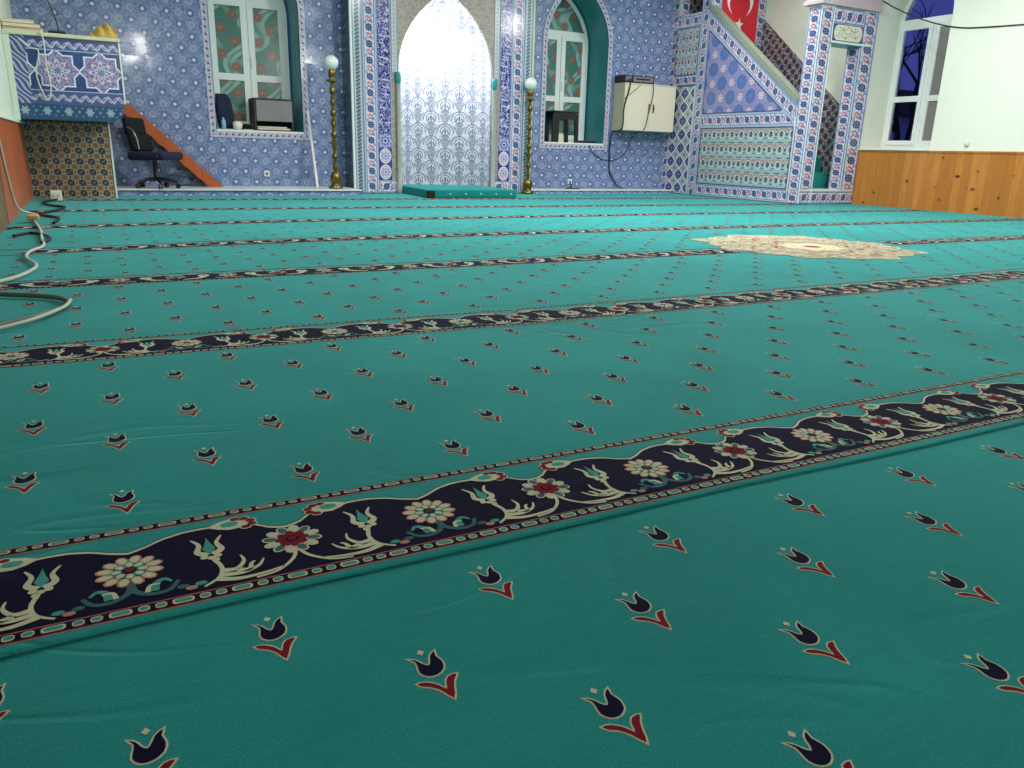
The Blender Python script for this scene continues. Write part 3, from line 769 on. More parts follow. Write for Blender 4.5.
# ------------------------------------------------------------------ MIHRAB
YM = 10.05
mih = thing('mihrab', 'tiled prayer niche with brightly lit arch, navy calligraphy bands and floral frame', 'prayer niche', (MCX, YM, 0))
prism([rect(MCX-1.29, 0.012, MCX+1.29, 3.3), [(x, max(z, .03)) for x, z in arch(MCX, .03, .665, 1.55, 2.5)]], 'y', YM, YB-.002, 'frame', M['spandrel'], mih)
def vstrip(mb, xa, xb, z0, z1, y, m=0, uoff=0.):
    w = (xb-xa)/2
    mb.face([(xa, y, z0), (xb, y, z0), (xb, y, z1), (xa, y, z1)], m, [(z0+uoff, w), (z0+uoff, -w), (z1+uoff, -w), (z1+uoff, w)])
    mb.face([(xa, y, z0), (xa, y, z1), (xa, y+.01, z1), (xa, y+.01, z0)], m, [(0, w)]*4)
    mb.face([(xb, y, z0), (xb, y+.01, z0), (xb, y+.01, z1), (xb, y, z1)], m, [(0, w)]*4)
for s in (-1, 1):
    def S(a, b, z0, z1, mat, name, y=YM-.006, uoff=0.):
        xa, xb = sorted((MCX+s*a, MCX+s*b)); mb = MB(); vstrip(mb, xa, xb, z0, z1, y, 0, uoff); return mb.build(name, mat, mih)
    MB().box((min(MCX+s*1.265, MCX+s*1.292), YM-.015, .014), (max(MCX+s*1.265, MCX+s*1.292), YM+.02, 3.3), bev=.004).build('edge_trim', M['trimw'] if s < 0 else M['trimy'], mih)
    S(1.265, 1.14, .014, 3.3, M['grey_band'], 'narrow_tile_band')
    S(1.135, .96, .014, 3.3, M['floral'], 'floral_band')
    S(.95, .775, .75, 3.3, M['callig'], 'calligraphy_band', uoff=0. if s < 0 else 5.)
    mb = MB(); cx = MCX+s*.8625; h = .0875
    mb.face([(cx-h, YM-.006, .575), (cx+h, YM-.006, .575), (cx+h, YM-.006, .75), (cx-h, YM-.006, .75)], 0, [(-h, -h), (h, -h), (h, h), (-h, h)])
    mb.build('rosette_tile', M['rosette'], mih)
    S(.95, .775, .175, .575, M['medal'], 'medallion_tiles', uoff=.0-.175)
    mb = MB(); xa, xb = sorted((MCX+s*.95, MCX+s*.70)); mb.face([(xa, YM-.006, .014), (xb, YM-.006, .014), (xb, YM-.006, .17), (xa, YM-.006, .17)], 0, [(0, -.075), (xb-xa, -.075), (xb-xa, .075), (0, .075)])
    mb.build('floral_foot', M['floral'], mih)
    S(.76, .685, 1.5, 3.3, M['light_band'], 'pale_tile_band')
    # corner colonette with a green capital
    cxx = MCX + s*.685
    MB().lathe([(.036,.014),(.04,.03),(.04,.09),(.03,.12),(.028,.5),(.028,.9),(.028,1.32),(.034,1.36)], (cxx, YM-.03, 0), 16).build('colonette', M['marble_c'], mih)
    MB().lathe([(.028,1.36),(.038,1.40),(.04,1.44),(.034,1.47),(.04,1.5),(0.0,1.5)], (cxx, YM-.03, 0), 16).build('capital', M['tealpaint'], mih)
MB().box((MCX-1.294, YM+.022, .014), (MCX-1.2905, YB-.002, 3.3)).build('side_tiles', M['shaded_sidetile'], mih)  # left side of the frame, shade painted in by the darkened tile copy
# niche surface
mb = MB(); rows = []; uvs = []; nz = 40; nt = 28; R0 = .66; D = .52
zs, za = 1.55, 2.5
for i in range(nz+1):
    z = .016 + (za-.016-.001)*i/nz; t = max(0, (z-zs)/(za-zs)); w = R0*(1-t*t)**.8
    r_, q_ = [], []
    for j in range(nt+1):
        th = PI - PI*j/nt
        cx_, sy_ = math.cos(th), math.sin(th)
        r_.append((MCX + w*cx_, YM + .02 + D*(w/R0)*sy_, z)); q_.append((j/nt*1.85*(.25+.75*w/R0)-.92*(.25+.75*w/R0), z))
    rows.append(r_); uvs.append(q_)
mb.grid(rows, 0, uvs); mb.build('niche', M['niche'], mih)
# stone sill + prayer platform cushion in the niche
MB().box((MCX-.64, 10.07, .0), (MCX+.64, 10.5, .012)).build('niche_floor', M['marble_c'], mih)
mt = MB(); mt.box((3.70, 8.98, ZT+.001), (4.92, 10.40, .105), 0, .02); mt.v = [(x-.09*(10.4-y)/1.4, y, z) for x, y, z in mt.v]
mat_ = mt.build('prayer_platform', m_carpet('teal_platform_carpet', (.010, .20, .19)), None, 'low teal carpeted platform lying in front of the bright niche', 'platform')
MB().box((3.60, 8.972, ZT+.002), (3.70, 9.01, .095), 0, .01).build('folded_corner', M['blackfab'], mat_)
for i in range(5):
    MB().box((3.90+i*.21-.008, 8.974, .05), (3.90+i*.21+.008, 8.982, .062)).build('stud', M['whitepl'], mat_)

# ------------------------------------------------------------------ MINBAR
XM = 8.26
mn = thing('minbar', 'tall tiled stepped pulpit with sloping parapet and doorway by the right wall', 'pulpit', (XM, 7.52, 0))
def pz(Y): return 1.24 + .735*(Y - 7.70)     # top line of the sloping floral border
side = [(7.72, .012), (10.38, .012), (10.38, 2.62), (9.62, 2.62), (9.62, pz(9.62)), (7.72, pz(7.72))]
prism([side], 'x', XM, XM+.08, 'side_wall', M['trimw'], mn)
def hstrip(p0, p1, w, x, mat, name, uoff=0., parent=mn):
    """strip on plane X=x between (Y,Z) p0,p1 of width w centred"""
    a = Vector(p0); b = Vector(p1); t = (b-a).normalized(); n_ = Vector((-t.y, t.x))*w/2; l = (b-a).length
    q = [a-n_, b-n_, b+n_, a+n_]
    mb = MB(); mb.face([(x, c.x, c.y) for c in q], 0, [(uoff, -w/2), (uoff+l, -w/2), (uoff+l, w/2), (uoff, w/2)])
    return mb.build(name, mat, parent)
def panel(pts, x, mat, name): return MB().face([(x, a, b) for a, b in pts], 0, [(a, b) for a, b in pts]).build(name, mat, mn)
xs = XM-.004
panel([(10.32, .014), (9.79, .014), (9.79, 1.60), (10.32, 1.60)], xs, M['diamond'], 'diamond_panel')
hstrip((10.35, .014), (10.35, 3.3), .12, xs-.001, M['floral'], 'floral_border')
hstrip((9.66, .014), (9.66, 3.3), .2, xs-.003, M['floral_big'], 'floral_border', .05)
hstrip((10.29, 1.69), (9.76, 1.69), .14, xs-.001, M['floral'], 'floral_border')
panel([(10.29, 1.77), (9.77, 1.77), (9.77, 2.42), (10.29, 2.42)], xs, M['panel_a'], 'dark_floral_panel')
hstrip((10.29, 2.52), (9.76, 2.52), .17, xs-.001, M['floral'], 'floral_border', .07)
hstrip((9.56, .10), (7.74, .10), .17, xs-.001, M['floral'], 'floral_border')
panel([(9.56, .19), (7.75, .19), (7.75, .98), (9.56, .98)], xs, M['panel_b'], 'green_floral_panel')
hstrip((9.56, 1.09), (7.76, 1.09), .2, xs-.001, M['floral_big'], 'floral_border', .1)
panel([(9.56, 1.20), (7.98, 1.20), (9.56, 2.345)], xs, M['tri'], 'blue_star_panel')
d = .10
hstrip((9.60, pz(9.60)-.13), (7.72, pz(7.72)-.13), .20, xs-.002, M['floral_big'], 'floral_border')
for (a, b) in (((9.56, .19), (7.75, .19)), ((9.56, .985), (7.75, .985)), ((9.56, 1.195), (8.0, 1.195)), ((10.29, 1.61), (9.77, 1.61)), ((10.29, 1.765), (9.77, 1.765)), ((10.29, 2.43), (9.77, 2.43)), ((7.98, 1.2), (9.56, 2.345)), ((9.56, 1.2), (9.56, 2.34)), ((9.55,.19),(9.55,.98)), ((7.755,.19),(7.755,.98)), ((10.29,1.77),(10.29,2.42)), ((9.775,1.77),(9.775,2.42))):
    hstrip(a, b, .014, xs-.004, M['purple'], 'navy_line')
# marble coping
cp = [(9.62, pz(9.62)), (7.73, pz(7.73)), (7.73, pz(7.73)+.085), (9.62, pz(9.62)+.085)]
prism([cp], 'x', XM-.02, XM+.10, 'coping', M['marble'], mn)
# pavilion posts, base behind and canopy
for (xa, xb, ya, yb, nm) in ((XM, XM+.18, 9.56, 9.76, 'post'), (9.14, X1-.004, 9.56, 9.76, 'post'), (XM, XM+.14, 10.24, 10.39, 'post'), (9.24, X1-.004, 10.24, 10.39, 'post')):
    po = MB().box((xa, ya, 2.58 if xa < 9 else 1.7), (xb, yb, 3.35)).build(nm, M['trimw'], mn)
    mb = MB(); z0 = 2.59 if xa < 9 else 1.7
    w = (xb-xa)/2; mb.face([(xa, ya-.003, z0), (xb, ya-.003, z0), (xb, ya-.003, 3.35), (xa, ya-.003, 3.35)], 0, [(z0, w*.9), (z0, -w*.9), (3.35, -w*.9), (3.35, w*.9)])
    q = mb.build('post_tiles', M['floral'], po); 
    q.location = (0, 0, 0)
MB().box((XM-.03, 9.5, 3.35), (X1-.004, YB-.01, 3.55), bev=.01).build('canopy', M['cornice'], mn)
MB().box((XM+.08, 9.78, 1.66), (X1-.004, 10.38, 1.76)).build('platform', M['marble_c'], mn)
MB().box((XM+.12, 10.3, 1.76), (9.22, 10.37, 3.3)).build('pavilion_back', M['dark_tile'], mn)
# steps
st = MB(); n_st = 8
for i in range(n_st):
    st.box((XM+.085, 7.86+i*.235, .014), (9.26, 9.77, .20+.205*(i+1)-.0), 0, .012)
st.build('steps', m_carpet('teal_step_carpet', (.02, .26, .24)), mn)
# tiled flank on the right wall inside the staircase
pts = [(7.78, .02), (10.35, .02), (10.35, 3.2), (7.78, 1.18)]
pts[3] = (7.78, 2.68-.79*(9.67-7.78)); pts[2] = (10.3, 2.68+.79*(10.3-9.67))
prism([pts], 'x', 9.272, 9.296, 'stair_flank', M['dark_tile'], mn)
# portal
YP = 7.52; yi = 7.72
PZ = 2.42
for (xa, xb, nm) in ((8.25, 8.47, 'portal_post'), (9.02, X1-.004, 'portal_post')):
    po = MB().box((xa, YP, .012), (xb, yi, PZ)).build(nm, M['trimw'], mn)
    w = (xb-xa)/2 * .96
    mb = MB(); c = (xa+xb)/2; sc = .108/w
    mb.face([(c-w, YP-.003, .2), (c+w, YP-.003, .2), (c+w, YP-.003, PZ-.02), (c-w, YP-.003, PZ-.02)], 0, [(.2*sc, .075), (.2*sc, -.075), (PZ*sc, -.075), (PZ*sc, .075)])
    mb.build('front_tiles', M['floral'], po).location = (0, 0, 0)
    mb = MB(); xx = xa-.003; w = (yi-YP)/2*.96; c = (YP+yi)/2; sc = .108/w
    mb.face([(xx, c+w, .015), (xx, c-w, .015), (xx, c-w, PZ-.02), (xx, c+w, PZ-.02)], 0, [(.02, .075), (.02, -.075), (PZ*sc, -.075), (PZ*sc, .075)])
    mb.build('side_tiles', M['floral'], po).location = (0, 0, 0)
MB().box((8.25, YP, .012), (X1-.004, yi, .175)).box((8.46, YP-.01, .175), (9.03, yi+.12, .2), 1).build('threshold', [M['trimw'], M['trimw']], mn)
mb = MB(); mb.face([(8.255, YP-.0035, .016), (X1-.01, YP-.0035, .016), (X1-.01, YP-.0035, .17), (8.255, YP-.0035, .17)], 0, [(0, -.075), (1.04, -.075), (1.04, .075), (0, .075)]); mb.build('floral_border', M['floral'], mn)
MB().box((8.47, YP+.002, 2.0), (9.02, yi-.002, PZ), 0).box((8.46, YP-.012, 1.985), (9.03, yi+.01, 2.012), 1).build('lintel', [M['trimw'], M['tealpaint']], mn)
MB().box((8.46, YP-.016, 2.0), (9.24, YP-.004, 2.022)).build('lintel_edge', M['trimw'], mn)
mb = MB(); mb.face([(8.47, YP-.003, 2.23), (9.02, YP-.003, 2.23), (9.02, YP-.003, 2.41), (8.47, YP-.003, 2.41)], 0, [(0, -.075), (.56, -.075), (.56, .075), (0, .075)]); mb.build('floral_border', M['floral'], mn)
pq = MB().box((8.48, YP-.006, 2.025), (9.04, YP-.001, 2.225)).build('plaque_panel', M['purple'], mn)
prism([[(8.52, 2.06), (8.56, 2.035), (8.96, 2.035), (9.00, 2.06), (9.02, 2.125), (9.00, 2.19), (8.96, 2.215), (8.56, 2.215), (8.52, 2.19), (8.50, 2.125)]], 'y', YP-.011, YP-.005, 'inscription_plaque', M['plaque'], pq).location = (0, 0, 0)
sc_ = MB()
for L_ in ([(8.93,2.18),(8.90,2.15),(8.85,2.15),(8.80,2.165),(8.76,2.19),(8.73,2.2)], [(8.88,2.2),(8.87,2.16),(8.86,2.12)], [(8.82,2.195),(8.81,2.15),(8.78,2.12),(8.73,2.115),(8.69,2.13)],
           [(8.73,2.175),(8.69,2.155),(8.65,2.16),(8.61,2.175),(8.59,2.19)], [(8.67,2.2),(8.66,2.15),(8.65,2.12)], [(8.96,2.12),(8.93,2.09),(8.88,2.08),(8.83,2.095),(8.80,2.12)],
           [(8.78,2.1),(8.74,2.07),(8.69,2.065),(8.65,2.085),(8.62,2.11)], [(8.6,2.14),(8.59,2.1),(8.56,2.075),(8.54,2.09)], [(8.9,2.11),(8.895,2.06)], [(8.71,2.1),(8.705,2.05)], [(8.62,2.075),(8.6,2.055)]):
    P = spl(L_, 4); sc_.tube([(x, YP-.012, z) for x, z in P], .003, 5)
sc_.build('script', M['ink'], pq).location = (0, 0, 0)
MB().box((8.19, YP-.05, PZ), (X1-.004, yi+.06, PZ+.05), 0, .006).box((8.22, YP-.03, PZ+.05), (X1-.004, yi+.04, PZ+.2), 0, .006).build('cornice', M['cornice'], mn)
for (nm, x_) in (('edge_line', 8.25), ('edge_line', 8.47)):
    MB().box((x_-.008, YP-.008, .014), (x_+.006, YP+.002, PZ)).build(nm, M['trimw'], mn)

# FLAG
def flagpt(x, z, dy=0): return (x, 9.54 - .012*math.sin((x-8.6)*14) + dy, z)
fl = MB(); fx0, fx1, fz0, fz1 = 8.44, 9.12, 2.02, 3.3
fl.grid([[flagpt(fx0+(fx1-fx0)*j/24, fz0+(fz1-fz0)*i/10) for j in range(25)] for i in range(11)])
flag = fl.build('flag', M['flagred'], None, 'red flag with white crescent and star hung at the top of the pulpit stairs', 'flag')
def flat_on_flag(outer_z_profile, name):
    pass
cr = MB(); cxm, czm = 8.77, 2.80; Ro, Ri, off = .25, .20, .062
NN = 48
yy = (Ro**2 - Ri**2 + off**2)/(2*off); a0 = math.acos(min(1, yy/Ro)); b0 = math.acos(max(-1, min(1, (yy-off)/Ri)))
outer = [(cxm + Ro*math.sin(t), czm - Ro*math.cos(t)) for t in [a0 + (2*PI-2*a0)*k/NN for k in range(NN+1)]]
inner = [(cxm + Ri*math.sin(t), czm - off - Ri*math.cos(t)) for t in [b0 + (2*PI-2*b0)*k/NN for k in range(NN+1)]]
for k in range(NN): cr.face([flagpt(*outer[k], -.003), flagpt(*outer[k+1], -.003), flagpt(*inner[k+1], -.003), flagpt(*inner[k], -.003)])
cr.build('crescent', M['flagwhite'], flag)
sr = MB(); sx, sz, r1 = 8.775, 2.46, .10
for k in range(5):
    t = PI/2*-1 + 2*PI*k/5 + PI
    p = lambda r, a: flagpt(sx + r*math.cos(a), sz + r*math.sin(a), -.004)
    sr.face([p(0, 0), p(r1*.382, t-PI/5), p(r1, t), p(r1*.382, t+PI/5)])
sr.build('star', M['flagwhite'], flag)

# ------------------------------------------------------------------ PREACHING PULPIT (left corner)
pk = thing('preaching_pulpit', 'tiled raised pulpit box with white star tiles in the left corner', 'pulpit', (0, 9.13, 0))
MB().box((X0+.003, 9.14, .001), (.24, YB-.003, .73)).build('base', M['kursu'], pk)
MB().box((.235, 9.13, .001), (.252, 9.15, .73)).build('corner_trim', M['trimw'], pk)
YU = 8.5
xr = .385
mb = MB()
F = lambda a, b, c, d: mb.face([(a, YU, b), (c, YU, b), (c, YU, d), (a, YU, d)])
mb.box((X0+.003, YU, .90), (xr, YB-.003, 1.43))
# curved flare beneath
prof_ = [(xr, .90), (xr-.006, .86), (xr-.02, .82), (xr-.045, .78), (xr-.08, .75), (xr-.115, .735)]
for (a, b), (c, d_) in zip(prof_, prof_[1:]):
    mb.face([(a, YU, b), (a, YB-.01, b), (c, YB-.01, d_), (c, YU, d_)])
mb.face([(X0+.003, YU, .735)] + [(a, YU, b) for a, b in prof_[::-1]] + [(X0+.003, YU, .90)])
mb.face([(X0+.003, YU, .735), (X0+.003, YB-.01, .735), (prof_[-1][0], YB-.01, .735), (prof_[-1][0], YU, .735)])
mb.build('box', M['star'], pk)
MB().box((X0+.003, YU-.02, 1.43), (xr+.012, YB-.004, 1.462), bev=.004).build('rim', M['trimy'], pk)
MB().box((xr-.006, YU-.008, .90), (xr+.008, YU+.006, 1.43)).build('corner_trim', M['trimw'], pk)
MB().box((X0+.003, YU-.014, .72), (X0+.05, YU+.01, 1.45)).build('wall_trim', M['mint'], pk)
# wooden stairs up to the pulpit
sw = thing('wooden_stairs', 'orange wooden stair rail plank sloping down beside the blue tiled wall', 'stairs', (.95, 9.95, .072))
a = Vector((.45, .93)); b = Vector((1.47, .076))
prism([[(.44, 1.0), (.50, .965), (1.43, .075), (1.27, .075), (.44, .865)]], 'y', 10.10, 10.13, 'stringer', M['stairwood'], sw)
prism([[(.44, 1.0), (.50, .965), (1.43, .075), (1.27, .075), (.44, .865)]], 'y', 10.32, 10.35, 'stringer', M['stairwood'], sw)
for i in range(6):
    t = (i+.6)/6.4; x = .47 + (1.30-.47)*t; z = .85 - (.85-.075)*t
    MB().box((x-.10, 10.135, z-.04), (x+.08, 10.315, z-.012), bev=.004).build('tread', M['darkwood'], sw)

# ------------------------------------------------------------------ OFFICE CHAIR
cx, cy, cz = .68, 9.80, .073
ch = thing('office_chair', 'black office swivel chair with two-part backrest beside the tiled pulpit', 'chair', (cx, cy, cz))
for k in range(5):
    t = 2*PI*k/5 + .3
    ex, ey = cx + .25*math.cos(t), cy + .2*math.sin(t)
    leg = MB().tube([(cx, cy, cz+.11), (cx+(ex-cx)*.5, cy+(ey-cy)*.5, cz+.10), (ex, ey, cz+.07)], [.028, .022, .016], 8).build('base_leg', M['black'], ch)
    cs = MB(); 
    for o_ in (-.014, .014):
        nrm = Vector((-math.sin(t), math.cos(t)))
        c_ = Vector((ex, ey)) + nrm*o_
        rows = [[(c_.x + nrm.x*q + math.cos(t)*.028*math.cos(w), c_.y + nrm.y*q + math.sin(t)*.028*math.cos(w), cz+.029+.028*math.sin(w)) for w in [2*PI*j/14 for j in range(14)]] for q in (-.008, .008)]
        cs.grid(rows, 0, None, True, True); cs.face(rows[0]); cs.face(rows[1])
    cs.build('caster', M['black'], leg).location = (0, 0, 0)
MB().lathe([(.034,.09),(.034,.16),(.028,.17),(.028,.34),(.05,.36),(.08,.37)], (cx, cy, cz), 16).build('gas_stem', M['black'], ch)
def pad(name, mat, c, sz, rot=0, parent=ch, bev=.04):
    bm = bmesh.new(); bmesh.ops.create_cube(bm, size=1); bmesh.ops.scale(bm, vec=sz, verts=bm.verts)
    bmesh.ops.bevel(bm, geom=bm.edges[:], offset=bev, segments=4, profile=.5, affect='EDGES')
    bmesh.ops.rotate(bm, verts=bm.verts, matrix=Matrix.Rotation(rot, 3, 'Y')); bmesh.ops.translate(bm, verts=bm.verts, vec=c)
    return MB().addbm(bm, 0, True).build(name, mat, parent)
pad('seat', M['bluefab'], (cx+.02, cy, cz+.375), (.47, .46, .10), -.03)
pad('lower_backrest', M['blackfab'], (cx-.16, cy, cz+.525), (.085, .40, .20), -.18, bev=.034)
pad('upper_backrest', M['blackfab'], (cx-.22, cy, cz+.71), (.08, .36, .20), -.12, bev=.032)
MB().tube([(cx-.06, cy, cz+.36), (cx-.22, cy, cz+.37), (cx-.235, cy, cz+.5), (cx-.26, cy, cz+.70)], .016, 8).build('back_bracket', M['black'], ch)
MB().tube([(cx-.18, cy-.21, cz+.70), (cx-.10, cy-.22, cz+.66), (cx-.06, cy-.225, cz+.56), (cx-.045, cy-.225, cz+.45)], .009, 8).build('backrest_edge', M['chrome'], ch, label='thin pale grey strip')
MB().tube([(cx+.02, cy-.02, cz+.36), (cx+.14, cy-.18, cz+.365), (cx+.18, cy-.24, cz+.375)], .006, 6).build('lever', M['chrome'], ch)

ch.rotation_euler = (0, 0, -.62); ch.scale = (.92, .92, .92)
# ------------------------------------------------------------------ FLOOR LAMPS
def lamp(x, y, z0, label):
    t = thing('floor_lamp', label, 'lamp', (x, y, z0), 'brass floor lamps flanking the niche')
    P = [(.0,0),(.085,.0),(.088,.02),(.06,.04),(.05,.06),(.062,.10),(.066,.14),(.05,.18),(.024,.21)]
    MB().lathe(P, (x, y, z0), 20).build('base', M['brass'], t)
    P = []; z = .21; k = 0
    while z < 1.22:
        P += [(.018, z), (.036 if k % 2 else .029, z+.03), (.034 if k % 2 else .028, z+.065), (.017, z+.10), (.026, z+.112), (.017, z+.124)]; z += .126; k += 1
    MB().lathe(P, (x, y, z0), 16).build('stem', M['brass'], t)
    MB().lathe([(.016,.52),(.062,.535),(.064,.545),(.016,.555)], (x, y, z0), 16).build('collar', M['brass'], t)
    MB().lathe([(.02,1.22),(.03,1.24),(.07,1.25),(.072,1.26),(.03,1.275),(.034,1.30),(.042,1.33),(.04,1.37),(.03,1.385)], (x, y, z0), 20).build('cup', M['brass'], t)
    R = .082
    MB().lathe([(.035,1.385)] + [(R*math.sin(q), 1.46 - R*math.cos(q)*1.0) for q in [.45 + (PI-.45)*i/14 for i in range(15)]], (x, y, z0), 24).build('globe_shade', M['globe'], t)
    return t
lamp(2.72, 9.83, .073, 'tall brass floor lamp with milky globe, left of the bright niche')
lamp(5.50, 9.92, ZT+.003, 'tall brass floor lamp with milky globe, right of the bright niche')
# white pole leaning on the wall
MB().tube([(2.52, 9.94, .074), (2.545, 10.38, .99)], .017, 10).build('plastic_pole', M['whitepl'], None, 'thin white plastic pole leaning on blue tiles left of the brass lamp', 'pole')
# sockets
def socket(x, z, name, label):
    o = MB().box((x-.035, YB-.018, z-.035), (x+.035, YB-.001, z+.035), 0, .005).build(name, M['whitepl'], None, label, 'socket')
    mb = MB(); mb.lathe([(.0,0),(.02,0),(.02,.004),(0,.004)], (0, 0, 0), 14)
    mb.v = [(x+a, YB-.018-c, z+b) for a, b, c in mb.v]; mb.build('plug_hole', M['greydoor'], o)
socket(2.0, .225, 'wall_socket', 'small white wall socket under the left window')
socket(6.49, .16, 'wall_socket', 'small white wall socket under the right arched window')
so = MB().lathe([(0,.012),(.03,.012),(.034,.0),(.0,.0)], (0, 0, 0), 18); so.v = [(X1-c, 6.02+a, .80+b) for a, b, c in so.v]
so.build('junction_cover', M['paper'], None, 'small round cream cover on the white wall above pine panelling', 'wall cover')

# ------------------------------------------------------------------ WALL CABINET + STEREO
cb = thing('wall_cabinet', 'cream two-door cabinet mounted on the blue tiled wall', 'cabinet', (7.69, 10.25, .93))
MB().box((7.21, 10.13, .93), (8.17, YB-.002, 1.59), 0, .003).build('carcass', M['cream_d'], cb)
for s, (a, b) in enumerate(((7.212, 7.688), (7.692, 8.168))):
    dr = MB().box((a, 10.108, .932), (b, 10.13, 1.588), 0, .003).build('door', M['cream'], cb)
    hx = 7.665 if s == 0 else 7.745
    MB().tube([(hx, 10.107, 1.20), (hx, 10.085, 1.215), (hx, 10.083, 1.26), (hx, 10.085, 1.305), (hx, 10.107, 1.32)], [.006, .008, .012, .008, .006], 8).build('handle', M['darkwood'], dr).location = (0, 0, 0)
MB().box((7.205, 10.10, 1.59), (8.175, YB-.002, 1.604), 0, .002).build('top_panel', M['cream'], cb)
rt = thing('stereo_receiver', 'black and silver audio receiver on top of the cream cabinet', 'audio device', (7.45, 10.25, 1.605))
MB().box((7.20, 10.125, 1.606), (7.74, 10.37, 1.715), 0, .004).build('casing', M['black'], rt)
MB().box((7.36, 10.118, 1.625), (7.72, 10.126, 1.70), 0, .002).build('front_panel', M['silver'], rt)
MB().box((7.40, 10.114, 1.655), (7.66, 10.119, 1.675), 0).build('slot', M['black'], rt)
MB().box((7.215, 10.118, 1.63), (7.33, 10.126, 1.70), 0, .002).build('display', M['chrome'], rt)
# cables around the cabinet
def cable(name, pts, r, mat, label, k=8):
    P = []
    Q = [pts[0]] + list(pts) + [pts[-1]]
    for i in range(1, len(Q)-2):
        for j in range(k):
            t = j/k; a, b, c, d = Q[i-1:i+3]
            P.append(tuple(.5*((2*b[q]) + (-a[q]+c[q])*t + (2*a[q]-5*b[q]+4*c[q]-d[q])*t*t + (-a[q]+3*b[q]-3*c[q]+d[q])*t**3) for q in range(3)))
    P.append(tuple(pts[-1]))
    return MB().tube(P, r, 8).build(name, mat, None, label, 'cable')
cable('power_cable', [(7.30, 10.10, 1.66), (7.27, 10.09, 1.50), (7.20, 10.09, 1.25), (7.19, 10.10, .95), (7.18, 10.34, .88), (7.19, 10.385, .55), (7.22, 10.385, .30), (7.34, 10.35, .12), (7.42, 10.30, .07)], .011, M['cable_k'], 'thick black cable dropping down the left side of the cream cabinet')
cable('audio_cable', [(7.72, 10.11, 1.68), (7.72, 10.09, 1.45), (7.66, 10.09, 1.2), (7.60, 10.09, .96), (7.56, 10.3, .88), (7.50, 10.38, .62), (7.30, 10.385, .50), (7.05, 10.385, .50), (6.88, 10.385, .60), (6.80, 10.37, .70)], .006, M['cable_k'], 'thin black cable crossing the cabinet doors and looping to the window')
cable('audio_cable', [(7.55, 10.112, 1.64), (7.42, 10.10, 1.53), (7.26, 10.098, 1.42), (7.21, 10.10, 1.38)], .004, M['cable_k'], 'short thin black cable slanting across the top left of the cream cabinet')
cable('power_cable', [(6.49, 10.375, .15), (6.50, 10.34, .09), (6.42, 10.30, .068), (6.36, 10.28, .067), (6.6, 10.26, .067)], .008, M['cable_k'], 'short black cable plugged into the socket under the right arched window')
cable('wall_cable', [(X1-.006, 7.6, 2.62), (X1-.006, 7.3, 2.45), (X1-.006, 6.9, 2.27), (X1-.006, 6.45, 2.13), (X1-.006, 6.0, 2.08), (X1-.006, 5.0, 2.04), (X1-.006, 3.5, 2.0)], .008, M['cable_k'], 'thin dark cable strung across the white wall beside the window')

# ------------------------------------------------------------------ THINGS ON THE LEFT WINDOW SILL
zs1 = .739
bx = thing('storage_box', 'dark open-fronted box with grey flap on the left windowsill', 'box', (2.12, 10.6, zs1))
MB().box((1.905, 10.44, zs1+.36), (2.375, 10.80, zs1+.385)).box((1.905, 10.44, zs1), (1.925, 10.80, zs1+.36)).box((2.355, 10.44, zs1), (2.375, 10.80, zs1+.36)).box((1.905, 10.44, zs1), (2.375, 10.80, zs1+.012)).box((1.925, 10.78, zs1), (2.355, 10.80, zs1+.36)).build('carcass', M['darkwood'], bx)
MB().box((1.93, 10.432, zs1+.115), (2.365, 10.445, zs1+.36), 0, .003).build('flap', M['greydoor'], bx)
for i, (w, hh) in enumerate(((.40, .022), (.36, .018))):
    MB().box((1.94, 10.47, zs1+.0135+i*.0235), (1.94+w, 10.72, zs1+.0125+i*.0235+hh), 0, .003).build('book', M['paper'], None, ['cream book lying lowest inside the dark box on the left windowsill', 'cream book lying on another inside the dark box on the left windowsill'][i], 'book', 'books in the dark box on the sill')
# upright navy bag
bm = bmesh.new(); bmesh.ops.create_cube(bm, size=1); bmesh.ops.subdivide_edges(bm, edges=bm.edges[:], cuts=5, use_grid_fill=True)
for v in bm.verts:
    z = v.co.z+.5; v.co.x *= (.9 if z < .8 else .9-(z-.8)*1.6); v.co.y *= .9 - .3*z
    n_ = .04*math.sin(v.co.x*9+z*7)+.03*math.sin(z*13+v.co.y*8); v.co.x += n_; v.co.x -= .25*z
bmesh.ops.scale(bm, vec=(.20, .14, .40), verts=bm.verts); bmesh.ops.translate(bm, vec=(1.60, 10.58, zs1+.215), verts=bm.verts)
MB().addbm(bm, 0, True).build('cloth_bag', M['navyfab'], None, 'dark navy upright cloth bag on the left windowsill', 'bag')
MB().lathe([(0,.0),(.035,.0),(.055,.03),(.06,.07),(.045,.095),(0.,.10)], (1.70, 10.47, zs1), 18).build('bowl', M['whitepl'], None, 'small white rounded cup in front of the navy bag', 'cup')
bt = MB().lathe([(0,.0),(.025,.0),(.027,.01),(.027,.10),(.012,.125),(.012,.14),(0,.14)], (1.535, 10.455, zs1), 14).build('bottle', M['bluepl'], None, 'small light blue bottle at the left end of the windowsill', 'bottle')
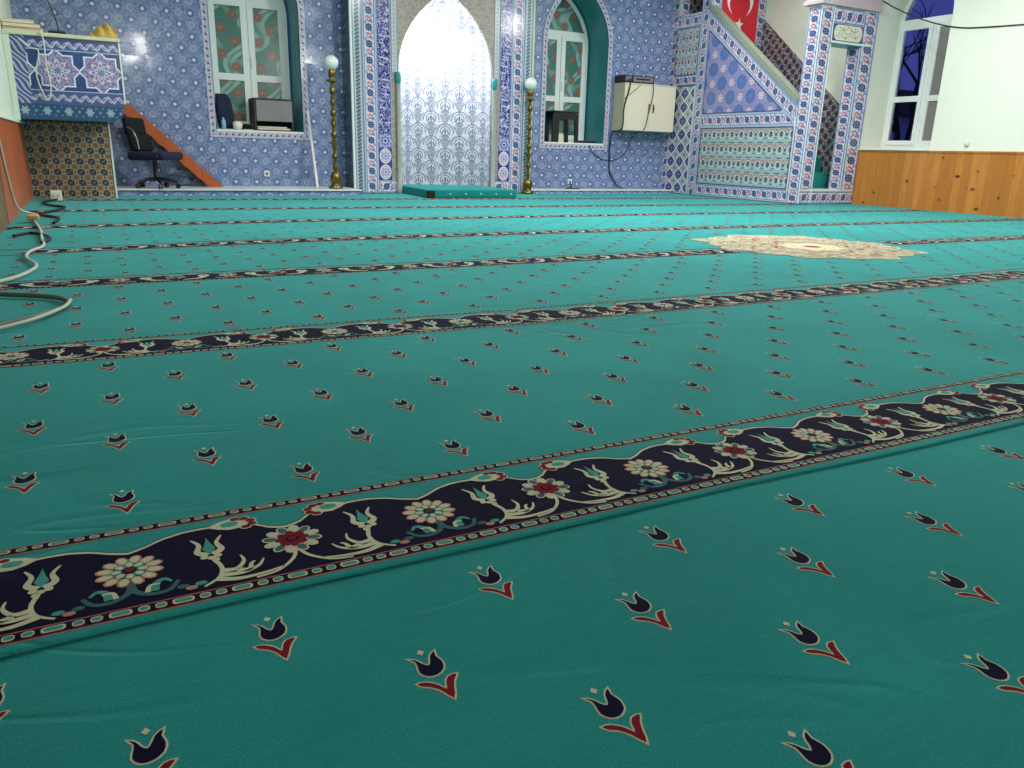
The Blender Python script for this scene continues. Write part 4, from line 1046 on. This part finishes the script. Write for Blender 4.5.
def lump(name, c, sz, mat, label, cat, seed=1, parent=None):
    bm = bmesh.new(); bmesh.ops.create_icosphere(bm, subdivisions=4, radius=1)
    r = random.Random(seed); ph = [r.uniform(0, 6) for _ in range(6)]
    for v in bm.verts:
        k = 1 + .16*math.sin(v.co.x*4+ph[0])*math.cos(v.co.y*5+ph[1]) + .09*math.sin(v.co.z*9+ph[2]+v.co.x*6)
        v.co *= k; v.co.z = max(v.co.z, -.55)
    bmesh.ops.scale(bm, vec=sz, verts=bm.verts); zmin = min(v.co.z for v in bm.verts)
    bmesh.ops.translate(bm, vec=(c[0], c[1], c[2]-zmin), verts=bm.verts)
    return MB().addbm(bm, 0, True).build(name, mat, parent, label, cat)
lump('crumpled_cloth', (1.83, 10.58, zs1+.001), (.055, .1, .05), M['blackfab'], 'crumpled black cloth between the cup and the dark box', 'cloth', 3)
MB().box((1.76, 10.43, zs1+.001), (1.885, 10.49, zs1+.012), 0, .002).build('notebook', M['paper_o'], None, 'thin tan notebook on the sill just left of the dark box', 'book')
# ------------------------------------------------------------------ THINGS ON THE RIGHT WINDOW SILL
zs2 = .729
tb = thing('side_stool', 'black arched plastic stool standing on the right windowsill', 'stool', (6.42, 10.6, zs2))
prism([[(6.20, zs2+.001), (6.20, zs2+.40), (6.235, zs2+.43), (6.60, zs2+.43), (6.645, zs2+.39), (6.66, zs2+.001), (6.60, zs2+.001), (6.59, zs2+.30), (6.56, zs2+.33), (6.34, zs2+.33), (6.31, zs2+.30), (6.31, zs2+.001)]], 'y', 10.47, 10.50, 'leg_frame', M['black'], tb)
prism([[(6.20, zs2+.001), (6.20, zs2+.40), (6.235, zs2+.43), (6.60, zs2+.43), (6.645, zs2+.39), (6.66, zs2+.001), (6.60, zs2+.001), (6.59, zs2+.30), (6.56, zs2+.33), (6.34, zs2+.33), (6.31, zs2+.30), (6.31, zs2+.001)]], 'y', 10.76, 10.79, 'leg_frame', M['black'], tb)
MB().box((6.205, 10.46, zs2+.425), (6.655, 10.80, zs2+.45), 0, .01).build('top', M['black'], tb)
MB().box((6.33, 10.52, zs2+.001), (6.42, 10.62, zs2+.13), 0, .004).build('carton', M['paper'], None, 'small cream carton under the black stool on the right windowsill', 'box')
MB().box((6.68, 10.45, zs2+.001), (6.98, 10.62, zs2+.035), 0, .006).build('keyboard', M['black'], None, 'flat black box on the right windowsill beside the stool', 'box')

# ------------------------------------------------------------------ THINGS ON THE PULPIT RIM
zr = 1.463
for i, (x1_, y0_, hh, m_, lb) in enumerate(((-.205, 8.56, .034, 'paper', 'thick cream book at the bottom of the pile on the corner pulpit'), (-.225, 8.55, .032, 'paper_o', 'tan book in the middle of the pile on the corner pulpit'), (-.27, 8.55, .028, 'paper', 'pale cream book on top of the pile on the corner pulpit'))):
    z_ = zr + .001 + [0, .036, .070][i]
    b_ = thing('book', lb, 'book', (-.32, 8.65, z_), 'books piled on the corner pulpit')
    MB().box((X0+.01, y0_+.004, z_+.003), (x1_-.004, y0_+.22, z_+hh-.003)).build('pages', M['paper'], b_)
    MB().box((X0+.01, y0_, z_), (x1_, y0_+.225, z_+.003)).box((X0+.01, y0_, z_+hh-.003), (x1_, y0_+.225, z_+hh)).build('cover', M[m_], b_)
mc = thing('microphone', 'black desk microphone with thin upright neck on the corner pulpit', 'microphone', (-.10, 8.62, zr))
MB().box((-.17, 8.56, zr+.001), (-.03, 8.70, zr+.03), 0, .012).build('base', M['black'], mc)
MB().tube([(-.085, 8.63, zr+.03), (-.09, 8.63, zr+.10), (-.12, 8.64, zr+.22), (-.16, 8.66, zr+.34)], .006, 8).build('gooseneck', M['black'], mc)
MB().lathe([(0,0),(.014,.01),(.017,.04),(.012,.07),(0,.075)], (-.163, 8.66, zr+.335), 12).build('capsule', M['black'], mc)
bm = bmesh.new(); bmesh.ops.create_grid(bm, x_segments=22, y_segments=14, size=1)
for v in bm.verts:
    x, y = v.co.x, v.co.y; v.co.z = .11 - .075*abs(x-.2)**1.1 + .022*math.sin(x*9+y*3) + .016*math.sin(y*11+x*5) - .03*y*y
    v.co.z = max(.004, v.co.z if abs(x) < .97 else .006)
    if y < -.9: v.co.z = .004
    v.co.x *= .115 ; v.co.y *= .12
bmesh.ops.translate(bm, vec=(.275, 8.64, zr+.002), verts=bm.verts); 
MB().addbm(bm, 0, True).build('patterned_cloth', M['gold'], None, 'crumpled gold patterned cloth on the right end of the corner pulpit', 'cloth')
cable('white_cable', [(-.23, 8.47, 1.47), (-.21, 8.465, 1.38), (-.215, 8.465, 1.2), (-.20, 8.468, 1.02), (-.24, 8.47, .90), (-.30, 8.48, 1.1), (-.26, 8.47, 1.3), (-.32, 8.47, 1.33), (-.40, 8.47, 1.40)], .006, M['cable_w'], 'pale cable looping down the star tiled front of the corner pulpit')

# ------------------------------------------------------------------ CABLES ON THE FLOOR (left)
zc = ZT + .0125
cable('extension_cable', [(X0+.03, 6.2, .70), (X0+.03, 6.35, .5), (X0+.03, 6.6, .25), (X0+.05, 6.75, .08), (-.38, 6.8, .03), (-.36, 6.4, zc), (-.30, 5.75, zc), (-.27, 5.2, zc), (-.25, 4.85, zc), (-.30, 4.6, zc), (-.30, 4.35, zc), (-.25, 4.1, zc), (-.26, 3.92, zc), (-.32, 3.7, zc), (-.42, 3.55, zc)], .008, M['cable_w'], 'white cable running down the wood panelling and winding along the carpet edge')
cable('white_cable', [(-.43, 2.55, zc), (-.36, 2.66, zc), (-.28, 2.76, zc), (-.18, 2.88, zc), (-.11, 3.02, zc), (-.12, 3.14, zc), (-.17, 3.22, zc), (-.28, 3.30, zc), (-.42, 3.38, zc)], .009, M['cable_g'], 'grey green cable loop on the carpet nearest the camera at left')
cable('white_cable', [(-.43, 2.44, zc+.004), (-.33, 2.62, zc+.004), (-.20, 2.78, zc+.006), (-.12, 2.95, zc+.008), (-.10, 3.05, zc+.014)], .006, M['cable_w'], 'short white cable lying over the nearest grey green cable loop')
cable('black_cable', [(-.28, 8.56, zc+.01), (-.38, 8.3, zc), (-.30, 7.9, zc), (-.20, 7.7, zc), (-.27, 7.3, zc), (-.36, 7.0, zc), (-.30, 6.8, zc), (-.22, 6.6, zc), (-.24, 6.2, zc)], .010, M['cable_k'], 'dark cable winding over the carpet in the far left corner')
cable('black_cable', [(-.42, 5.4, zc), (-.35, 5.55, zc), (-.27, 5.42, zc), (-.23, 5.2, zc), (-.26, 5.0, zc)], .009, M['cable_k'], 'short dark cable curl beside the left wall panelling')
pw = MB().box((-.33, 8.60, ZT+.004), (-.235, 8.70, ZT+.10), 0, .012).build('power_block', M['whitepl'], None, 'white multi-socket block on the carpet before the cream tiled pulpit base', 'power block')
for k in range(2): MB().box((-.31+k*.035, 8.596, ZT+.04), (-.295+k*.035, 8.602, ZT+.06)).build('socket_hole', M['paper_o'], pw)
MB().box((-.40, 6.33, ZT+.02), (-.33, 6.45, ZT+.055), 0, .01).build('cable_connector', M['paper_o'], None, 'small tan cable connector on the carpet beside the left panelling', 'connector')

# ------------------------------------------------------------------ OUTSIDE
MB().box((-12, -12, -.6), (40, 30, -.5)).build('ground', M['lawn'], kind='structure')
tr = thing('bare_tree', 'bare dark tree outside the right window', 'tree', (14., 10.4, -.5))
tm = MB(); r_ = random.Random(5)
def branch(p, d, L, r, depth):
    pts = [p]; q = Vector(p); dd = Vector(d)
    for i in range(4):
        dd = (dd + Vector((r_.uniform(-.22,.22), r_.uniform(-.22,.22), r_.uniform(-.1,.2)))).normalized(); q = q + dd*L/4; pts.append(tuple(q))
    tm.tube(pts, [r*(1-.12*i) for i in range(5)], 6)
    if depth > 0:
        for k in range(3 if depth > 1 else 4):
            a = pts[2+k % 3]; nd = (dd + Vector((r_.uniform(-1,1), r_.uniform(-1,1), r_.uniform(-.3,.7)))).normalized()
            branch(a, nd, L*.68, r*.55, depth-1)
branch((14., 10.4, -.5), (0, 0, 1), 2.2, .085, 4)
tm.build('trunk_and_branches', M['bark'], tr)
hb = thing('house', 'pale building with a lit window seen beyond the right window', 'building', (24, 19, -.5))
MB().box((23, 17.2, -.5), (27, 19.2, 2.0)).build('wall', M['wallout'], hb)
prism([[(17.0, 2.0), (18.2, 2.9), (19.4, 2.0)]], 'x', 22.8, 27.2, 'roof', M['bark'], hb)
MB().box((22.97, 17.9, .5), (23.0, 18.5, 1.5)).build('window', M['globe'], hb)

# ------------------------------------------------------------------ WORLD, LIGHTS, CAMERA
w = bpy.data.worlds.new('dusk'); scn.world = w; w.use_nodes = True
bg = w.node_tree.nodes['Background']; bg.inputs[0].default_value = (*srgb(66, 72, 150), 1); bg.inputs[1].default_value = .8
def area(loc, size, power, color=(1, 1, 1), rot=(0, 0, 0), sy=None):
    l = bpy.data.lights.new('ceiling_light', 'AREA'); l.energy = power; l.color = color; l.size = size
    if sy: l.shape = 'RECTANGLE'; l.size_y = sy
    o = bpy.data.objects.new('ceiling_light', l); o.location = loc; o.rotation_euler = rot; col.objects.link(o); return o
CW = (1, .985, .955)
for (x, y, p_) in ((4.3, 6.0, 205), (1.4, 7.4, 60), (7.0, 5.0, 105), (4.3, 3.0, 12), (7.4, 8.2, 45)):
    area((x, y, 3.3), .55, p_, CW)
def bulb(loc, power, r):
    l = bpy.data.lights.new('bulb', 'POINT'); l.energy = power; l.color = CW; l.shadow_soft_size = r
    o = bpy.data.objects.new('bulb', l); o.location = loc; col.objects.link(o)
bulb((1.58, -4.8, 3.0), 70, .2); bulb((6.0, -4.9, 3.0), 80, .2); bulb((8.4, 4.0, 3.2), 50, .14)
nl = area((MCX, YM+.26, 2.12), .25, 26, (1, 1, 1)); nl.name = 'niche_light'
pl_ = bpy.data.lights.new('niche_lamp', 'POINT'); pl_.energy = 14; pl_.shadow_soft_size = .06
po_ = bpy.data.objects.new('niche_lamp', pl_); po_.location = (MCX, YM+.12, 2.0); col.objects.link(po_)

cam = bpy.data.cameras.new('camera'); co = bpy.data.objects.new('camera', cam); col.objects.link(co)
Rr = Vector((0.88405606, -0.46662118, 0.02663734)); Uu = Vector((0.11086238, 0.26472284, 0.95793076)); Ff = Vector((0.4540423, 0.84391142, -0.28576057))
mw = Matrix((( Rr.x, Uu.x, -Ff.x, 0), (Rr.y, Uu.y, -Ff.y, 0), (Rr.z, Uu.z, -Ff.z, .56), (0, 0, 0, 1)))
co.matrix_world = mw
cam.sensor_width = 36; cam.lens = 775.5/1024*36; cam.clip_start = .02; cam.clip_end = 200
scn.camera = co
scn.view_settings.view_transform = 'Standard'; scn.view_settings.look = 'None'; scn.view_settings.exposure = 0.0
